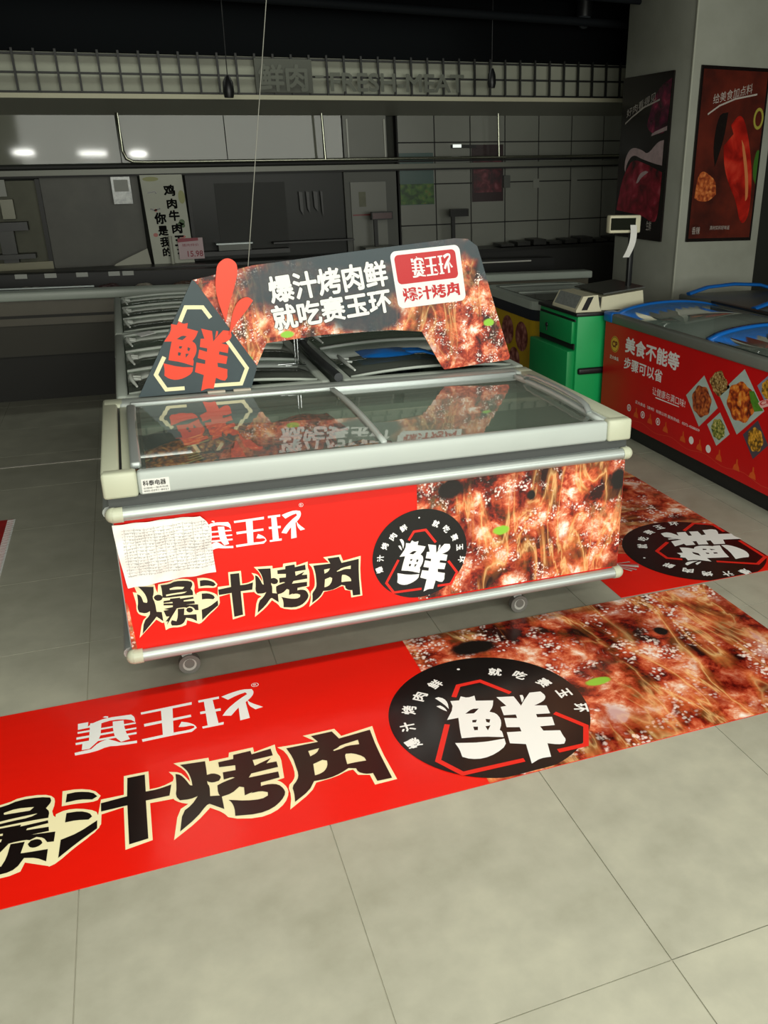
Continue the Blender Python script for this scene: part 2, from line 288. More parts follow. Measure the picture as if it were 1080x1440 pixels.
PRINT = {
'fish': [[[[0.967,-0.427],[1.011,-0.369],[1.015,-0.328],[1.045,-0.335],[1.059,-0.314],[1.078,-0.331],[1.106,-0.327],[1.099,-0.357],[1.157,-0.377],[1.141,-0.411],[1.119,-0.434],[1.137,-0.451],[1.139,-0.485],[1.129,-0.514],[1.112,-0.54],[1.116,-0.551],[1.109,-0.58],[1.043,-0.552],[0.978,-0.537],[0.987,-0.498],[1.007,-0.429]],[[1.037,-0.416],[1.068,-0.397],[1.092,-0.404],[1.066,-0.424]],[[1.046,-0.458],[1.062,-0.461],[1.053,-0.474],[1.042,-0.47]],[[1.091,-0.467],[1.105,-0.475],[1.095,-0.492],[1.087,-0.484]],[[1.036,-0.493],[1.051,-0.498],[1.044,-0.515],[1.032,-0.512]],[[1.075,-0.505],[1.093,-0.506],[1.074,-0.529]]],[[[0.949,-0.553],[1.032,-0.581],[1.108,-0.588],[1.1,-0.622],[1.053,-0.649],[1.006,-0.658],[0.967,-0.646],[0.946,-0.626],[0.951,-0.59]]],[[[0.97,-0.293],[0.984,-0.291],[0.999,-0.306],[1.003,-0.333],[0.994,-0.37],[0.988,-0.338]]],[[[0.959,-0.34],[0.973,-0.34],[0.983,-0.359],[0.984,-0.381],[0.972,-0.367]]],[[[1.175,-0.363],[1.234,-0.38],[1.235,-0.441],[1.253,-0.42],[1.296,-0.379],[1.336,-0.386],[1.342,-0.416],[1.327,-0.438],[1.303,-0.449],[1.279,-0.455],[1.319,-0.47],[1.31,-0.516],[1.263,-0.503],[1.259,-0.521],[1.307,-0.536],[1.295,-0.581],[1.246,-0.57],[1.246,-0.595],[1.299,-0.613],[1.295,-0.641],[1.295,-0.663],[1.279,-0.681],[1.258,-0.677],[1.229,-0.66],[1.21,-0.725],[1.175,-0.72],[1.138,-0.734],[1.162,-0.639],[1.115,-0.617],[1.129,-0.56],[1.176,-0.573],[1.18,-0.55],[1.139,-0.535],[1.152,-0.485],[1.193,-0.501],[1.197,-0.481],[1.157,-0.47],[1.166,-0.422],[1.187,-0.423]]],[[[1.257,-0.381],[1.267,-0.383],[1.264,-0.404],[1.246,-0.424]]]],
'hexagon': [[[1.035,-0.31],[1.074,-0.249],[1.159,-0.248],[1.232,-0.357]],[[0.959,-0.45],[0.868,-0.617],[0.919,-0.702],[1.124,-0.709]],[[1.325,-0.519],[1.391,-0.622],[1.343,-0.71],[1.244,-0.707]]],
'header_hexagon': [[[0.317,1.163],[0.345,1.219],[0.41,1.216],[0.437,1.172]],[[0.242,1.026],[0.202,0.955],[0.235,0.891],[0.307,0.891]],[[0.495,1.074],[0.564,0.956],[0.535,0.892],[0.415,0.893]]],
'drops': [[[0.473,1.345],[0.482,1.386],[0.52,1.41],[0.555,1.392],[0.56,1.356],[0.544,1.3],[0.511,1.216],[0.495,1.153],[0.475,1.218],[0.465,1.289]],[[0.553,1.24],[0.591,1.253],[0.61,1.235],[0.581,1.195],[0.54,1.154],[0.504,1.1],[0.514,1.152],[0.527,1.198]]],
'black': [[[[-0.539,-0.3507],[-0.4593,-0.3669],[-0.4627,-0.4101],[-0.4729,-0.4353],[-0.4627,-0.473],[-0.461,-0.5324],[-0.4339,-0.5396],[-0.4322,-0.6025],[-0.4644,-0.5647],[-0.4915,-0.5989],[-0.5492,-0.6637],[-0.5339,-0.5827],[-0.4983,-0.5486],[-0.4949,-0.5216],[-0.5186,-0.5324],[-0.5508,-0.518],[-0.5576,-0.4892],[-0.5492,-0.4514],[-0.5492,-0.3975],[-0.5305,-0.4119],[-0.522,-0.4568],[-0.5051,-0.464],[-0.5,-0.4532],[-0.5051,-0.4137],[-0.5203,-0.3795]]],[[[-0.4661,-0.4371],[-0.4576,-0.4245],[-0.4407,-0.4209],[-0.4237,-0.4299],[-0.4186,-0.446],[-0.4271,-0.4604],[-0.4458,-0.464],[-0.461,-0.4532]]],[[[-0.422,-0.3633],[-0.378,-0.3651],[-0.3424,-0.3507],[-0.2847,-0.3579],[-0.2576,-0.3705],[-0.2525,-0.3903],[-0.2661,-0.4155],[-0.2559,-0.4335],[-0.2576,-0.4604],[-0.3068,-0.455],[-0.4034,-0.4514],[-0.4203,-0.446],[-0.4186,-0.3993]],[[-0.378,-0.3939],[-0.3458,-0.3867],[-0.2983,-0.3975],[-0.3085,-0.4101],[-0.3763,-0.4029]],[[-0.4,-0.4299],[-0.3492,-0.4281],[-0.2864,-0.4299],[-0.3068,-0.4406],[-0.3508,-0.4388],[-0.4,-0.4406]]],[[[-0.4169,-0.4694],[-0.3831,-0.4694],[-0.3814,-0.4604],[-0.3271,-0.464],[-0.3288,-0.4712],[-0.2576,-0.4712],[-0.2559,-0.4838],[-0.3102,-0.4856],[-0.3119,-0.4928],[-0.2542,-0.5],[-0.2525,-0.518],[-0.3,-0.5162],[-0.2356,-0.527],[-0.2373,-0.5665],[-0.2542,-0.5629],[-0.2644,-0.5414],[-0.2831,-0.5306],[-0.3,-0.5378],[-0.3102,-0.5324],[-0.3475,-0.5306],[-0.3864,-0.536],[-0.422,-0.5216],[-0.3729,-0.518],[-0.3712,-0.5072],[-0.4203,-0.4982],[-0.4186,-0.4856],[-0.3712,-0.4928],[-0.3712,-0.4838],[-0.4186,-0.482]]],[[[-0.3475,-0.536],[-0.3119,-0.5396],[-0.3186,-0.5827],[-0.3102,-0.5845],[-0.2508,-0.5917],[-0.2525,-0.6385],[-0.278,-0.6151],[-0.3085,-0.6043],[-0.3254,-0.6385],[-0.3525,-0.6475],[-0.3898,-0.6403],[-0.3949,-0.6223],[-0.3864,-0.6043],[-0.3627,-0.6169],[-0.3525,-0.5881]]],[[[-0.4237,-0.5324],[-0.3525,-0.5324],[-0.3763,-0.5683],[-0.3847,-0.5809],[-0.4153,-0.6313],[-0.4085,-0.6079],[-0.4203,-0.6061],[-0.3966,-0.5773],[-0.4136,-0.5737]]],[[[-0.3034,-0.5522],[-0.2966,-0.5414],[-0.2831,-0.5396],[-0.2712,-0.5468],[-0.2661,-0.5612],[-0.2729,-0.5701],[-0.2864,-0.5737],[-0.2983,-0.5665]]],[[[-0.212,-0.372],[-0.182,-0.372],[-0.142,-0.39],[-0.128,-0.414],[-0.142,-0.423],[-0.176,-0.41],[-0.214,-0.41]]],[[[-0.21,-0.459],[-0.174,-0.463],[-0.148,-0.481],[-0.141,-0.499],[-0.15,-0.509],[-0.183,-0.499],[-0.212,-0.498]]],[[[-0.22,-0.567],[-0.176,-0.555],[-0.127,-0.521],[-0.127,-0.555],[-0.18,-0.597],[-0.223,-0.637]]],[[[-0.044,-0.359],[0.006,-0.361],[0.006,-0.443],[0.041,-0.445],[0.079,-0.437],[0.071,-0.486],[0.005,-0.484],[0.006,-0.647],[-0.044,-0.652],[-0.046,-0.486],[-0.117,-0.487],[-0.118,-0.45],[-0.046,-0.445]]],[[[0.11,-0.352],[0.184,-0.361],[0.184,-0.425],[0.18,-0.471],[0.186,-0.485],[0.183,-0.531],[0.215,-0.54],[0.216,-0.602],[0.178,-0.564],[0.168,-0.568],[0.139,-0.609],[0.09,-0.651],[0.102,-0.572],[0.129,-0.551],[0.149,-0.518],[0.128,-0.524],[0.098,-0.518],[0.088,-0.495],[0.093,-0.455],[0.094,-0.392],[0.108,-0.401],[0.122,-0.432],[0.131,-0.461],[0.138,-0.464],[0.137,-0.432],[0.13,-0.394],[0.121,-0.373]]],[[[0.175,-0.442],[0.182,-0.43],[0.201,-0.428],[0.218,-0.442],[0.223,-0.456],[0.215,-0.47],[0.197,-0.473],[0.181,-0.462]]],[[[0.222,-0.381],[0.268,-0.381],[0.27,-0.361],[0.324,-0.359],[0.325,-0.378],[0.386,-0.371],[0.387,-0.407],[0.324,-0.408],[0.326,-0.438],[0.379,-0.418],[0.362,-0.439],[0.393,-0.441],[0.393,-0.469],[0.311,-0.471],[0.301,-0.488],[0.39,-0.491],[0.389,-0.52],[0.332,-0.523],[0.329,-0.55],[0.295,-0.559],[0.279,-0.564],[0.282,-0.527],[0.269,-0.519],[0.245,-0.541],[0.213,-0.546],[0.206,-0.526],[0.208,-0.49],[0.228,-0.481],[0.262,-0.473],[0.254,-0.467],[0.229,-0.47],[0.23,-0.435],[0.268,-0.438],[0.27,-0.414],[0.222,-0.406]]],[[[0.328,-0.539],[0.357,-0.539],[0.38,-0.55],[0.392,-0.574],[0.394,-0.597],[0.378,-0.624],[0.347,-0.649],[0.305,-0.657],[0.242,-0.642],[0.244,-0.61],[0.24,-0.582],[0.232,-0.567],[0.28,-0.589],[0.324,-0.598],[0.343,-0.589],[0.345,-0.574],[0.326,-0.561],[0.298,-0.561]]],[[[0.433,-0.387],[0.535,-0.39],[0.52,-0.352],[0.589,-0.352],[0.603,-0.397],[0.709,-0.387],[0.705,-0.488],[0.71,-0.643],[0.664,-0.641],[0.661,-0.601],[0.654,-0.601],[0.637,-0.596],[0.62,-0.581],[0.618,-0.561],[0.596,-0.552],[0.57,-0.566],[0.53,-0.578],[0.484,-0.574],[0.462,-0.611],[0.413,-0.645],[0.418,-0.606],[0.417,-0.576],[0.438,-0.551],[0.446,-0.525],[0.445,-0.483],[0.444,-0.44]],[[0.498,-0.494],[0.529,-0.484],[0.542,-0.493],[0.538,-0.518],[0.524,-0.54],[0.506,-0.548],[0.492,-0.549]],[[0.6,-0.49],[0.605,-0.481],[0.627,-0.486],[0.655,-0.514],[0.657,-0.536],[0.623,-0.532],[0.597,-0.532]],[[0.496,-0.425],[0.532,-0.423],[0.52,-0.444],[0.497,-0.454]],[[0.598,-0.433],[0.659,-0.425],[0.657,-0.449],[0.619,-0.443],[0.597,-0.451],[0.573,-0.454],[0.571,-0.449],[0.59,-0.441]]]],
'ball_line': [[0.58,-0.532],[0.616,-0.53],[0.653,-0.537],[0.672,-0.55],[0.683,-0.567],[0.68,-0.584],[0.661,-0.601]],
'cream': [[[-0.561,-0.3327],[-0.4525,-0.3525],[-0.4492,-0.3885],[-0.4424,-0.4101],[-0.4339,-0.3561],[-0.3712,-0.3525],[-0.3407,-0.3381],[-0.278,-0.3471],[-0.2475,-0.3687],[-0.2424,-0.4011],[-0.2508,-0.446],[-0.2254,-0.4838],[-0.2237,-0.4604],[-0.1966,-0.4532],[-0.1475,-0.4712],[-0.1254,-0.4982],[-0.1186,-0.5288],[-0.122,-0.5612],[-0.2424,-0.6601],[-0.3051,-0.6223],[-0.3136,-0.6529],[-0.3475,-0.6619],[-0.3983,-0.6529],[-0.4254,-0.6655],[-0.4288,-0.6115],[-0.439,-0.6133],[-0.4678,-0.5845],[-0.5678,-0.6871],[-0.5424,-0.5809],[-0.5153,-0.554],[-0.5525,-0.5342],[-0.5644,-0.5036],[-0.5593,-0.4586],[-0.5695,-0.3813],[-0.5492,-0.3903]],[[-0.225,-0.353],[-0.182,-0.358],[-0.138,-0.38],[-0.119,-0.414],[-0.127,-0.431],[-0.142,-0.434],[-0.185,-0.425],[-0.224,-0.422]],[[-0.238,-0.452],[-0.213,-0.442],[-0.175,-0.45],[-0.131,-0.477],[-0.125,-0.499],[-0.118,-0.432],[-0.055,-0.434],[-0.054,-0.345],[0.017,-0.348],[0.017,-0.436],[0.051,-0.436],[0.088,-0.42],[0.08,-0.504],[0.016,-0.499],[0.017,-0.657],[-0.054,-0.669],[-0.056,-0.49],[-0.116,-0.499],[-0.117,-0.555],[-0.179,-0.607],[-0.226,-0.655],[-0.245,-0.661],[-0.244,-0.565]],[[0.075,-0.373],[0.107,-0.387],[0.121,-0.414],[0.133,-0.445],[0.131,-0.418],[0.12,-0.379],[0.091,-0.336],[0.196,-0.346],[0.196,-0.365],[0.255,-0.366],[0.259,-0.343],[0.334,-0.343],[0.334,-0.369],[0.402,-0.353],[0.4,-0.392],[0.409,-0.427],[0.405,-0.48],[0.402,-0.526],[0.38,-0.53],[0.392,-0.543],[0.403,-0.572],[0.403,-0.6],[0.386,-0.638],[0.351,-0.666],[0.302,-0.674],[0.227,-0.648],[0.21,-0.613],[0.178,-0.581],[0.138,-0.627],[0.072,-0.678],[0.091,-0.56],[0.12,-0.542],[0.098,-0.528],[0.079,-0.505],[0.072,-0.464],[0.08,-0.433],[0.084,-0.423],[0.089,-0.402]],[[0.407,-0.371],[0.527,-0.382],[0.495,-0.34],[0.6,-0.339],[0.613,-0.385],[0.722,-0.369],[0.714,-0.485],[0.723,-0.653],[0.653,-0.654],[0.65,-0.605],[0.616,-0.592],[0.608,-0.563],[0.59,-0.562],[0.552,-0.577],[0.489,-0.582],[0.467,-0.619],[0.394,-0.671],[0.408,-0.613],[0.406,-0.568],[0.427,-0.547],[0.436,-0.522],[0.437,-0.474],[0.428,-0.403]]],
'brand': [[[0.004,-0.018],[0.171,-0.015],[0.17,-0.031],[0.005,-0.031]],[[0.012,-0.09],[0.162,-0.09],[0.163,-0.104],[0.013,-0.106]],[[0.069,-0.019],[0.107,-0.019],[0.101,-0.184],[0.068,-0.186]],[[0.003,-0.174],[0.104,-0.173],[0.15,-0.176],[0.167,-0.17],[0.168,-0.16],[0.155,-0.153],[0.14,-0.154],[0.119,-0.148],[0.13,-0.121],[0.153,-0.135],[0.17,-0.154],[0.175,-0.173],[0.158,-0.19],[0.103,-0.188],[0.005,-0.189]],[[0.193,-0.014],[0.263,-0.014],[0.262,-0.028],[0.193,-0.028]],[[0.193,-0.085],[0.261,-0.088],[0.26,-0.103],[0.193,-0.1]],[[0.192,-0.173],[0.262,-0.172],[0.26,-0.186],[0.193,-0.185]],[[0.211,-0.021],[0.24,-0.019],[0.245,-0.173],[0.21,-0.174]],[[0.271,-0.019],[0.307,-0.006],[0.346,0.001],[0.377,-0.008],[0.382,-0.027],[0.374,-0.052],[0.348,-0.081],[0.317,-0.107],[0.29,-0.145],[0.262,-0.135],[0.283,-0.1],[0.323,-0.06],[0.358,-0.034],[0.353,-0.021],[0.323,-0.029],[0.29,-0.046]],[[0.321,-0.076],[0.346,-0.077],[0.347,-0.18],[0.315,-0.183]],[[0.353,-0.071],[0.362,-0.092],[0.399,-0.132],[0.372,-0.137],[0.354,-0.107]],[[-0.193,-0.013],[-0.161,-0.014],[-0.162,-0.04],[-0.146,-0.024],[-0.106,-0.01],[-0.027,-0.019],[-0.016,-0.038],[-0.015,-0.068],[-0.031,-0.046],[-0.083,-0.029],[-0.123,-0.036],[-0.14,-0.048],[-0.192,-0.048]],[[-0.117,-0.002],[-0.109,0.002],[-0.099,-0.003],[-0.1,-0.013]],[[-0.193,-0.06],[-0.014,-0.07],[-0.013,-0.079],[-0.192,-0.071]],[[-0.195,-0.09],[-0.012,-0.101],[-0.012,-0.11],[-0.195,-0.103]],[[-0.197,-0.12],[-0.012,-0.128],[-0.012,-0.139],[-0.196,-0.132]],[[-0.155,-0.024],[-0.12,-0.032],[-0.123,-0.126],[-0.148,-0.159],[-0.155,-0.168],[-0.177,-0.166],[-0.176,-0.128],[-0.157,-0.128]],[[-0.085,-0.04],[-0.051,-0.045],[-0.048,-0.102],[-0.033,-0.16],[-0.06,-0.165],[-0.078,-0.133],[-0.084,-0.088]],[[-0.198,-0.173],[-0.149,-0.171],[-0.128,-0.144],[-0.1,-0.135],[-0.078,-0.153],[-0.061,-0.17],[-0.012,-0.176],[-0.012,-0.19],[-0.067,-0.184],[-0.1,-0.175],[-0.138,-0.19],[-0.196,-0.188]]],
'fish_affine': [[0.7095, -0.0036, -0.4392], [-0.0033, 0.6934, 1.3867]]}
RED = 'e51a0c'; CREAM = 'f3ecc0'
m_white = mat('powder_coated_white', 'b2bbb8', 0.35, var=0.05, vscale=3)
m_cream = mat('cream_plastic', 'b9bea9', 0.4, var=0.04, vscale=5)
m_alu = mat('brushed_aluminium', 'aeb6b5', 0.42, metal=0.55)
m_dark = mat('black_plastic', '17181a', 0.4)
m_greyband = mat('grey_plastic_band', '3e4141', 0.55)
m_print_red = mat('printed_red_vinyl', RED, 0.38, spec=0.4, var=0.08, vscale=2.5)
m_floor_red = mat('red_floor_vinyl', RED, 0.24, spec=0.5, bump=0.5, bscale=4.5)
m_ink_white = mat('white_ink', 'f2f4f4', 0.4)
m_ink_cream = mat('cream_ink', CREAM, 0.4)
m_ink_black = mat('black_ink', '17100f', 0.28)
m_ink_red = mat('red_ink', 'e2261a', 0.4)
m_orange_red = mat('orange_red_ink', 'f24526', 0.45)

# ================================================================= setting: floor of large grey tiles
floor = MB().box(-5.0, 9.0, -6.0, 9.5, -0.05, -0.004).obj('floor', mat('grout', 'a6a595', 0.8)); tag(floor, kind='structure')
def tile_mat():
    m = bpy.data.materials.new('grey_stone_tile'); m.use_nodes = True; b = bsdf(m); t = NT(m)
    g = t.add('ShaderNodeNewGeometry')
    n = t.add('ShaderNodeTexNoise', i_Scale=1.6, i_Detail=6.0, i_Roughness=0.62); t.link(g.outputs['Position'], n.inputs[0])
    n2 = t.add('ShaderNodeTexNoise', i_Scale=9.0, i_Detail=5.0, i_Roughness=0.6); t.link(g.outputs['Position'], n2.inputs[0])
    f = t.math('ADD', t.math('MULTIPLY', n.outputs[0], 0.65), t.math('MULTIPLY', n2.outputs[0], 0.35))
    t.link(t.ramp(f, [(0.36, lin('979788')), (0.5, lin('a3a395')), (0.64, lin('afaf9f'))]), b.inputs['Base Color'])
    t.link(t.ramp(n2.outputs[0], [(0.3, (0.33, 0.33, 0.33)), (0.7, (0.47, 0.47, 0.47))]), b.inputs['Roughness'])
    return m
m_tile = tile_mat()
xs = [-0.168+0.6565*k for k in range(-5, 11)]
ys = [-3.52, -2.83, -2.16, -1.495, -0.765, -0.11, 0.547, 1.20, 1.86, 2.52, 3.18, 3.84, 4.5, 5.16, 5.8, 6.46]
for i in range(len(xs)-1):
    for j in range(len(ys)-1):
        g = 0.0016; dz = 0.0004*math.sin(i*3.1+j*5.7)
        MB().box(xs[i]+g, xs[i+1]-g, ys[j]+g, ys[j+1]-g, -0.02, dz-0.0004).obj('floor_tile', m_tile, floor)
MB().box(-3.4, 0.02, 2.944, 2.966, -0.01, 0.002).obj('expansion_strip', mat('worn_steel_strip', 'd9d6cc', 0.35, metal=0.4, var=0.3, vscale=30), floor)

m_wall_dark = mat('dark_wall', '33352f', 0.8)
m_ceil = mat('black_ceiling', '07090b', 1.0, spec=0.1, var=0.3, vscale=2)
tag(box('ceiling', m_ceil, -5, 9, -6, 9.5, 3.2, 3.3), kind='structure')
tag(box('wall_left', mat('grey_paint', '6b6c66', 0.8), -5.1, -5, -6, 9.5, 0, 3.2), kind='structure')
tag(box('wall_right', mat('grey_paint'), 9, 9.1, -6, 9.5, 0, 3.2), kind='structure')
tag(box('wall_front', mat('pale_paint', 'a9aaa2', 0.8), -5, 9, -6.1, -6, 0, 3.2), kind='structure')

# ================================================================= printed graphics used on several signs
def flat(name, rings_list, M, m, parent, smooth=0, lim=58):
    b = MB()
    nrm = (M(1, 0)-M(0, 0)).cross(M(0, 1)-M(0, 0)).normalized()*0.00004
    for i, rings in enumerate(rings_list): b.poly([smooth_ring(r, smooth, lim) if smooth else r for r in rings], lambda x, y, i=i: M(x, y)+nrm*i)
    return b.obj(name, m, parent)
def lettering(parent, M0, off, mc=None, mk=None, show_cream=True):
    """big four-character slogan: cream outline below, dark characters above"""
    mc = mc or m_ink_cream; mk = mk or m_ink_black
    if show_cream: flat('slogan_outline', [[r] for r in PRINT['cream']], M0(off), mc, parent, 1, 50)
    flat('slogan_characters', PRINT['black'], M0(off+0.0006), mk, parent, 1, 50)
    if show_cream: flat('slogan_highlight', [[stroke(PRINT['ball_line'], 0.006)]], M0(off+0.0010), mc, parent)
def brand(parent, M0, off, m=None):
    o = flat('brand_characters', [[r] for r in PRINT['brand']], M0(off), m or m_ink_white, parent, 1, 45)
    return o
def registered(parent, M0, off, m, u=0.352, v=0.012, r=0.013):
    b = MB(); b.poly([circle(u, v, r, r, 20), circle(u, v, r*0.82, r*0.82, 20)], M0(off)); write(b, 'R', M0(off), u-r*0.4, u+r*0.45, v-r*0.5, v+r*0.5, 0.01)
    return b.obj('registered_mark', m, parent)
CT = [('爆', .821, -.506), ('汁', .831, -.416), ('烤', .864, -.328), ('肉', .923, -.264), ('鲜', 1.0, -.211), ('就', 1.234, -.212), ('吃', 1.311, -.264), ('赛', 1.373, -.339), ('玉', 1.411, -.423), ('环', 1.424, -.523)]
CC = (1.12, -0.43)
def roundel(parent, M0, off, clip=None, ring=None):
    """black disc with the white character and the ring of small writing"""
    ring = ring or circle(CC[0], CC[1], 0.345, 0.345, 96)
    if clip:
        ring = [(x, max(y, clip)) for x, y in ring]
    flat('roundel_disc', [[ring]], M0(off), m_ink_black2, parent)
    flat('roundel_character', PRINT['fish'], M0(off+0.0006), m_ink_white, parent, 1, 50)
    for p in PRINT['hexagon']: flat('roundel_stroke', [[stroke(p, 0.018)]], M0(off+0.0006), m_ink_red, parent)
    M = M0(off+0.0006)
    for ch, x, y in CT:
        a = math.atan2(y-CC[1], x-CC[0])-math.pi/2; ca, sa = math.cos(a), math.sin(a); h = 0.025; b = MB()
        write(b, ch, lambda p, q, x=x, y=y, ca=ca, sa=sa: M(x+p*ca-q*sa, y+p*sa+q*ca), -h, h, -h, h, 0.03)
        b.obj('roundel_letter', m_ink_white, parent)
    MB().poly([circle(1.113, -0.148, 0.006, 0.006, 10)], M).obj('roundel_dot', m_ink_white, parent)
m_ink_black2 = mat('glossy_black_ink', '0d0c0d', 0.25)

# ================================================================= floor banner in front of the freezer
bn = empty('floor_banner', (0.82, -0.33, 0.0), 'long red printed floor banner in front of the freezer, black slogan and flaming meat photo', 'floor banner')
def sheet(x0, x1, y0, y1, z, nx=60, ny=18, amp=0.0015):
    b = MB(); vs = []; fs = []
    for i in range(nx+1):
        for j in range(ny+1):
            x = x0+(x1-x0)*i/nx; y = y0+(y1-y0)*j/ny; vs.append((x, y, z))
    for i in range(nx):
        for j in range(ny): k = i*(ny+1)+j; fs.append((k, k+ny+1, k+ny+2, k+1))
    return b.add(vs, fs)
def sub(o, p): # parent keeps world place
    return o
def floor_map(off): return lambda a, b: Vector((a-0.82, b+0.33, 0.002+off))
MB().box(-0.76-0.82, 2.40-0.82, -0.44, 0.455, 0.0005, 0.002).obj('banner_sheet', m_floor_red, bn)
meat_floor = meat_mat('banner_meat_print', 0.58, 0.22, holes=[(1.22, -0.02, 0.10, 0.05), (1.98, -0.17, 0.03, 0.035)], greens=[(1.56, -0.40, 0.05, 0.022)])
bm_ = MB(); n = 1; rect = [(0.98, 0.1248), (0.98, -0.7698), (2.3998, -0.7698), (2.3998, 0.1248)]
bm_.poly([rect], floor_map(0.0006)).obj('meat_photo', meat_floor, bn, uv=lambda c: (c.x+0.82, c.y-0.33))
roundel(bn, floor_map, 0.0014, clip=-0.765)
lettering(bn, floor_map, 0.0008); brand(bn, floor_map, 0.001); registered(bn, floor_map, 0.001, m_ink_white, 0.392, 0.015, 0.013)

# second banner, laid at right angles beyond the freezer
b2 = empty('floor_banner', (2.425, 1.07, 0.0), 'upside-down printed floor banner beside the freezer end, its round emblem half turned away', 'floor banner')
MB().box(-0.445, 0.445, -0.93, 0.93, 0.0005, 0.0018).obj('banner_sheet', m_floor_red, b2)
# local: banner "right" = +Y, banner "up" = -X; emblem centre at world (2.565, 0.47)
def floor_map2(off): return lambda a, b: Vector((2.575-(b-CC[1])-2.425, 0.46+(a-CC[0])-1.07, 0.0018+off))
meat2 = meat_mat('second_banner_meat_print', 0.58, 0.3, greens=[])
MB().poly([[(-0.445, -0.44), (0.44, -0.80), (0.445, 0.93), (-0.445, 0.93)]], lambda a, b: Vector((a, b, 0.0024))).obj('meat_photo', meat2, b2, uv=lambda c: (c.y, -c.x))
b_ = MB(); ring = [(x, min(y, 10)) for x, y in circle(CC[0], CC[1], 0.345, 0.345, 96)]
def clip_ring(r): return [(max(a, 1.12-0.32), max(b, CC[1]-0.292)) for a, b in r]
roundel(b2, floor_map2, 0.0012, ring=clip_ring(ring))

b_ = MB(); rnd_ = random.Random(3)
for k in range(7):
    a0 = -0.5+k*0.16; r0 = 0.10+0.05*rnd_.random(); b_.add([(0, 0, .001+k*.0004), (r0*math.cos(a0), r0*math.sin(a0), .004+.004*(k % 3)), (r0*math.cos(a0+.14), r0*math.sin(a0+.14), .002+.003*(k % 2))], [(0, 1, 2)])
tag(b_.obj('torn_tape', mat('pale_tape', 'c9c4c0', .35), None, loc=(2.10, .44, .004)), 'torn pale tape lying on the second banner beside the freezer corner', 'tape').rotation_euler = (0, 0, -.6)

# red mat at the far left with a white dotted fringe
lm = empty('floor_mat', (-1.2, 1.68, 0), 'dark red mat on the floor at the left edge, with a white dotted border', 'mat')
MB().box(-0.9, 0.635, -0.42, 0.34, 0.0005, 0.004).obj('mat_sheet', mat('dull_red_mat', 'a81414', 0.6, var=0.2, vscale=12), lm)
b_ = MB()
for k in range(46): b_.box(0.607, 0.645, -0.41+k*0.0163, -0.402+k*0.0163, 0.004, 0.005)
b_.obj('dotted_border', m_ink_white, lm)

# ================================================================= main island freezer (x 0..1.86, y 0..0.95)
fz = empty('island_freezer', (0.93, 0.475, 0), 'white sliding-lid island freezer with red slogan and flaming meat panel on castors', 'freezer')
OX, OY = 0.93, 0.475
def L(x0, x1, y0, y1, z0, z1): return (x0-OX, x1-OX, y0-OY, y1-OY, z0, z1)
b = MB()
b.box(*L(0.012, 1.848, 0.012, 0.94, 0.19, 0.30))
b.box(*L(0.012, 1.848, 0.012, 0.045, 0.28, 0.78)); b.box(*L(0.012, 1.848, 0.90, 0.94, 0.28, 0.78))
b.box(*L(0.012, 0.05, 0.045, 0.90, 0.28, 0.78)); b.box(*L(1.81, 1.848, 0.045, 0.90, 0.28, 0.78))
b.obj('cabinet_body', m_white, fz)
b = MB() # inner liner tub
b.box(*L(0.05, 0.065, 0.045, 0.90, 0.30, 0.80)); b.box(*L(1.795, 1.81, 0.045, 0.90, 0.30, 0.80)); b.box(*L(0.065, 1.795, 0.045, 0.06, 0.30, 0.80)); b.box(*L(0.065, 1.795, 0.885, 0.90, 0.30, 0.80)); b.box(*L(0.065, 1.795, 0.06, 0.885, 0.30, 0.315))
b.obj('inner_liner', mat('liner_grey', 'b9c2bd', 0.45), fz)
b = MB(); b.box(*L(0.0, 1.86, 0.004, 0.046, 0.745, 0.780)); b.box(*L(0.0, 1.86, 0.900, 0.948, 0.745, 0.780)); b.box(*L(0.0, 0.05, 0.046, 0.900, 0.745, 0.780)); b.box(*L(1.81, 1.86, 0.046, 0.900, 0.745, 0.780))
b.obj('upper_band', m_greyband, fz)
# rim: aluminium front and back, cream end caps
box('front_rim', m_white, *L(0.092, 1.77, -0.008, 0.036, 0.778, 0.857), parent=fz, r=0.012)
box('back_rim', m_white, *L(0.05, 1.81, 0.855, 0.957, 0.778, 0.862), parent=fz, r=0.012)
b = MB(); b.bev(*L(0.09, 1.77, 0.838, 0.857, 0.80, 0.868), r=0.006); b.obj('back_track', m_alu, fz)
for s, (xa, xb, xc) in (('l', (-0.012, 0.042, 0.092)), ('r', (1.80, 1.872, 1.77))):
    b = MB(); b.bev(*L(xa, xb, 0.012, 0.94, 0.7765, 0.8605), r=0.007)
    b.bev(*L(min(xa, xc), max(xb, xc), -0.010, 0.037, 0.776, 0.861), r=0.010); b.bev(*L(min(xa, xc), max(xb, xc), 0.862, 0.959, 0.776, 0.8615), r=0.010)
    b.obj('corner_cap', m_cream, fz)
b = MB(); b.box(*L(0.042, 0.05, 0.03, 0.86, 0.80, 0.846)); b.obj('track_shadow_gap', m_dark, fz)
b = MB(); b.bev(*L(0.05, 0.078, 0.03, 0.86, 0.80, 0.850), r=0.004); b.obj('side_track', m_cream, fz)
b = MB(); b.bev(*L(1.776, 1.802, 0.03, 0.86, 0.80, 0.852), r=0.004); b.obj('side_track', m_white, fz)
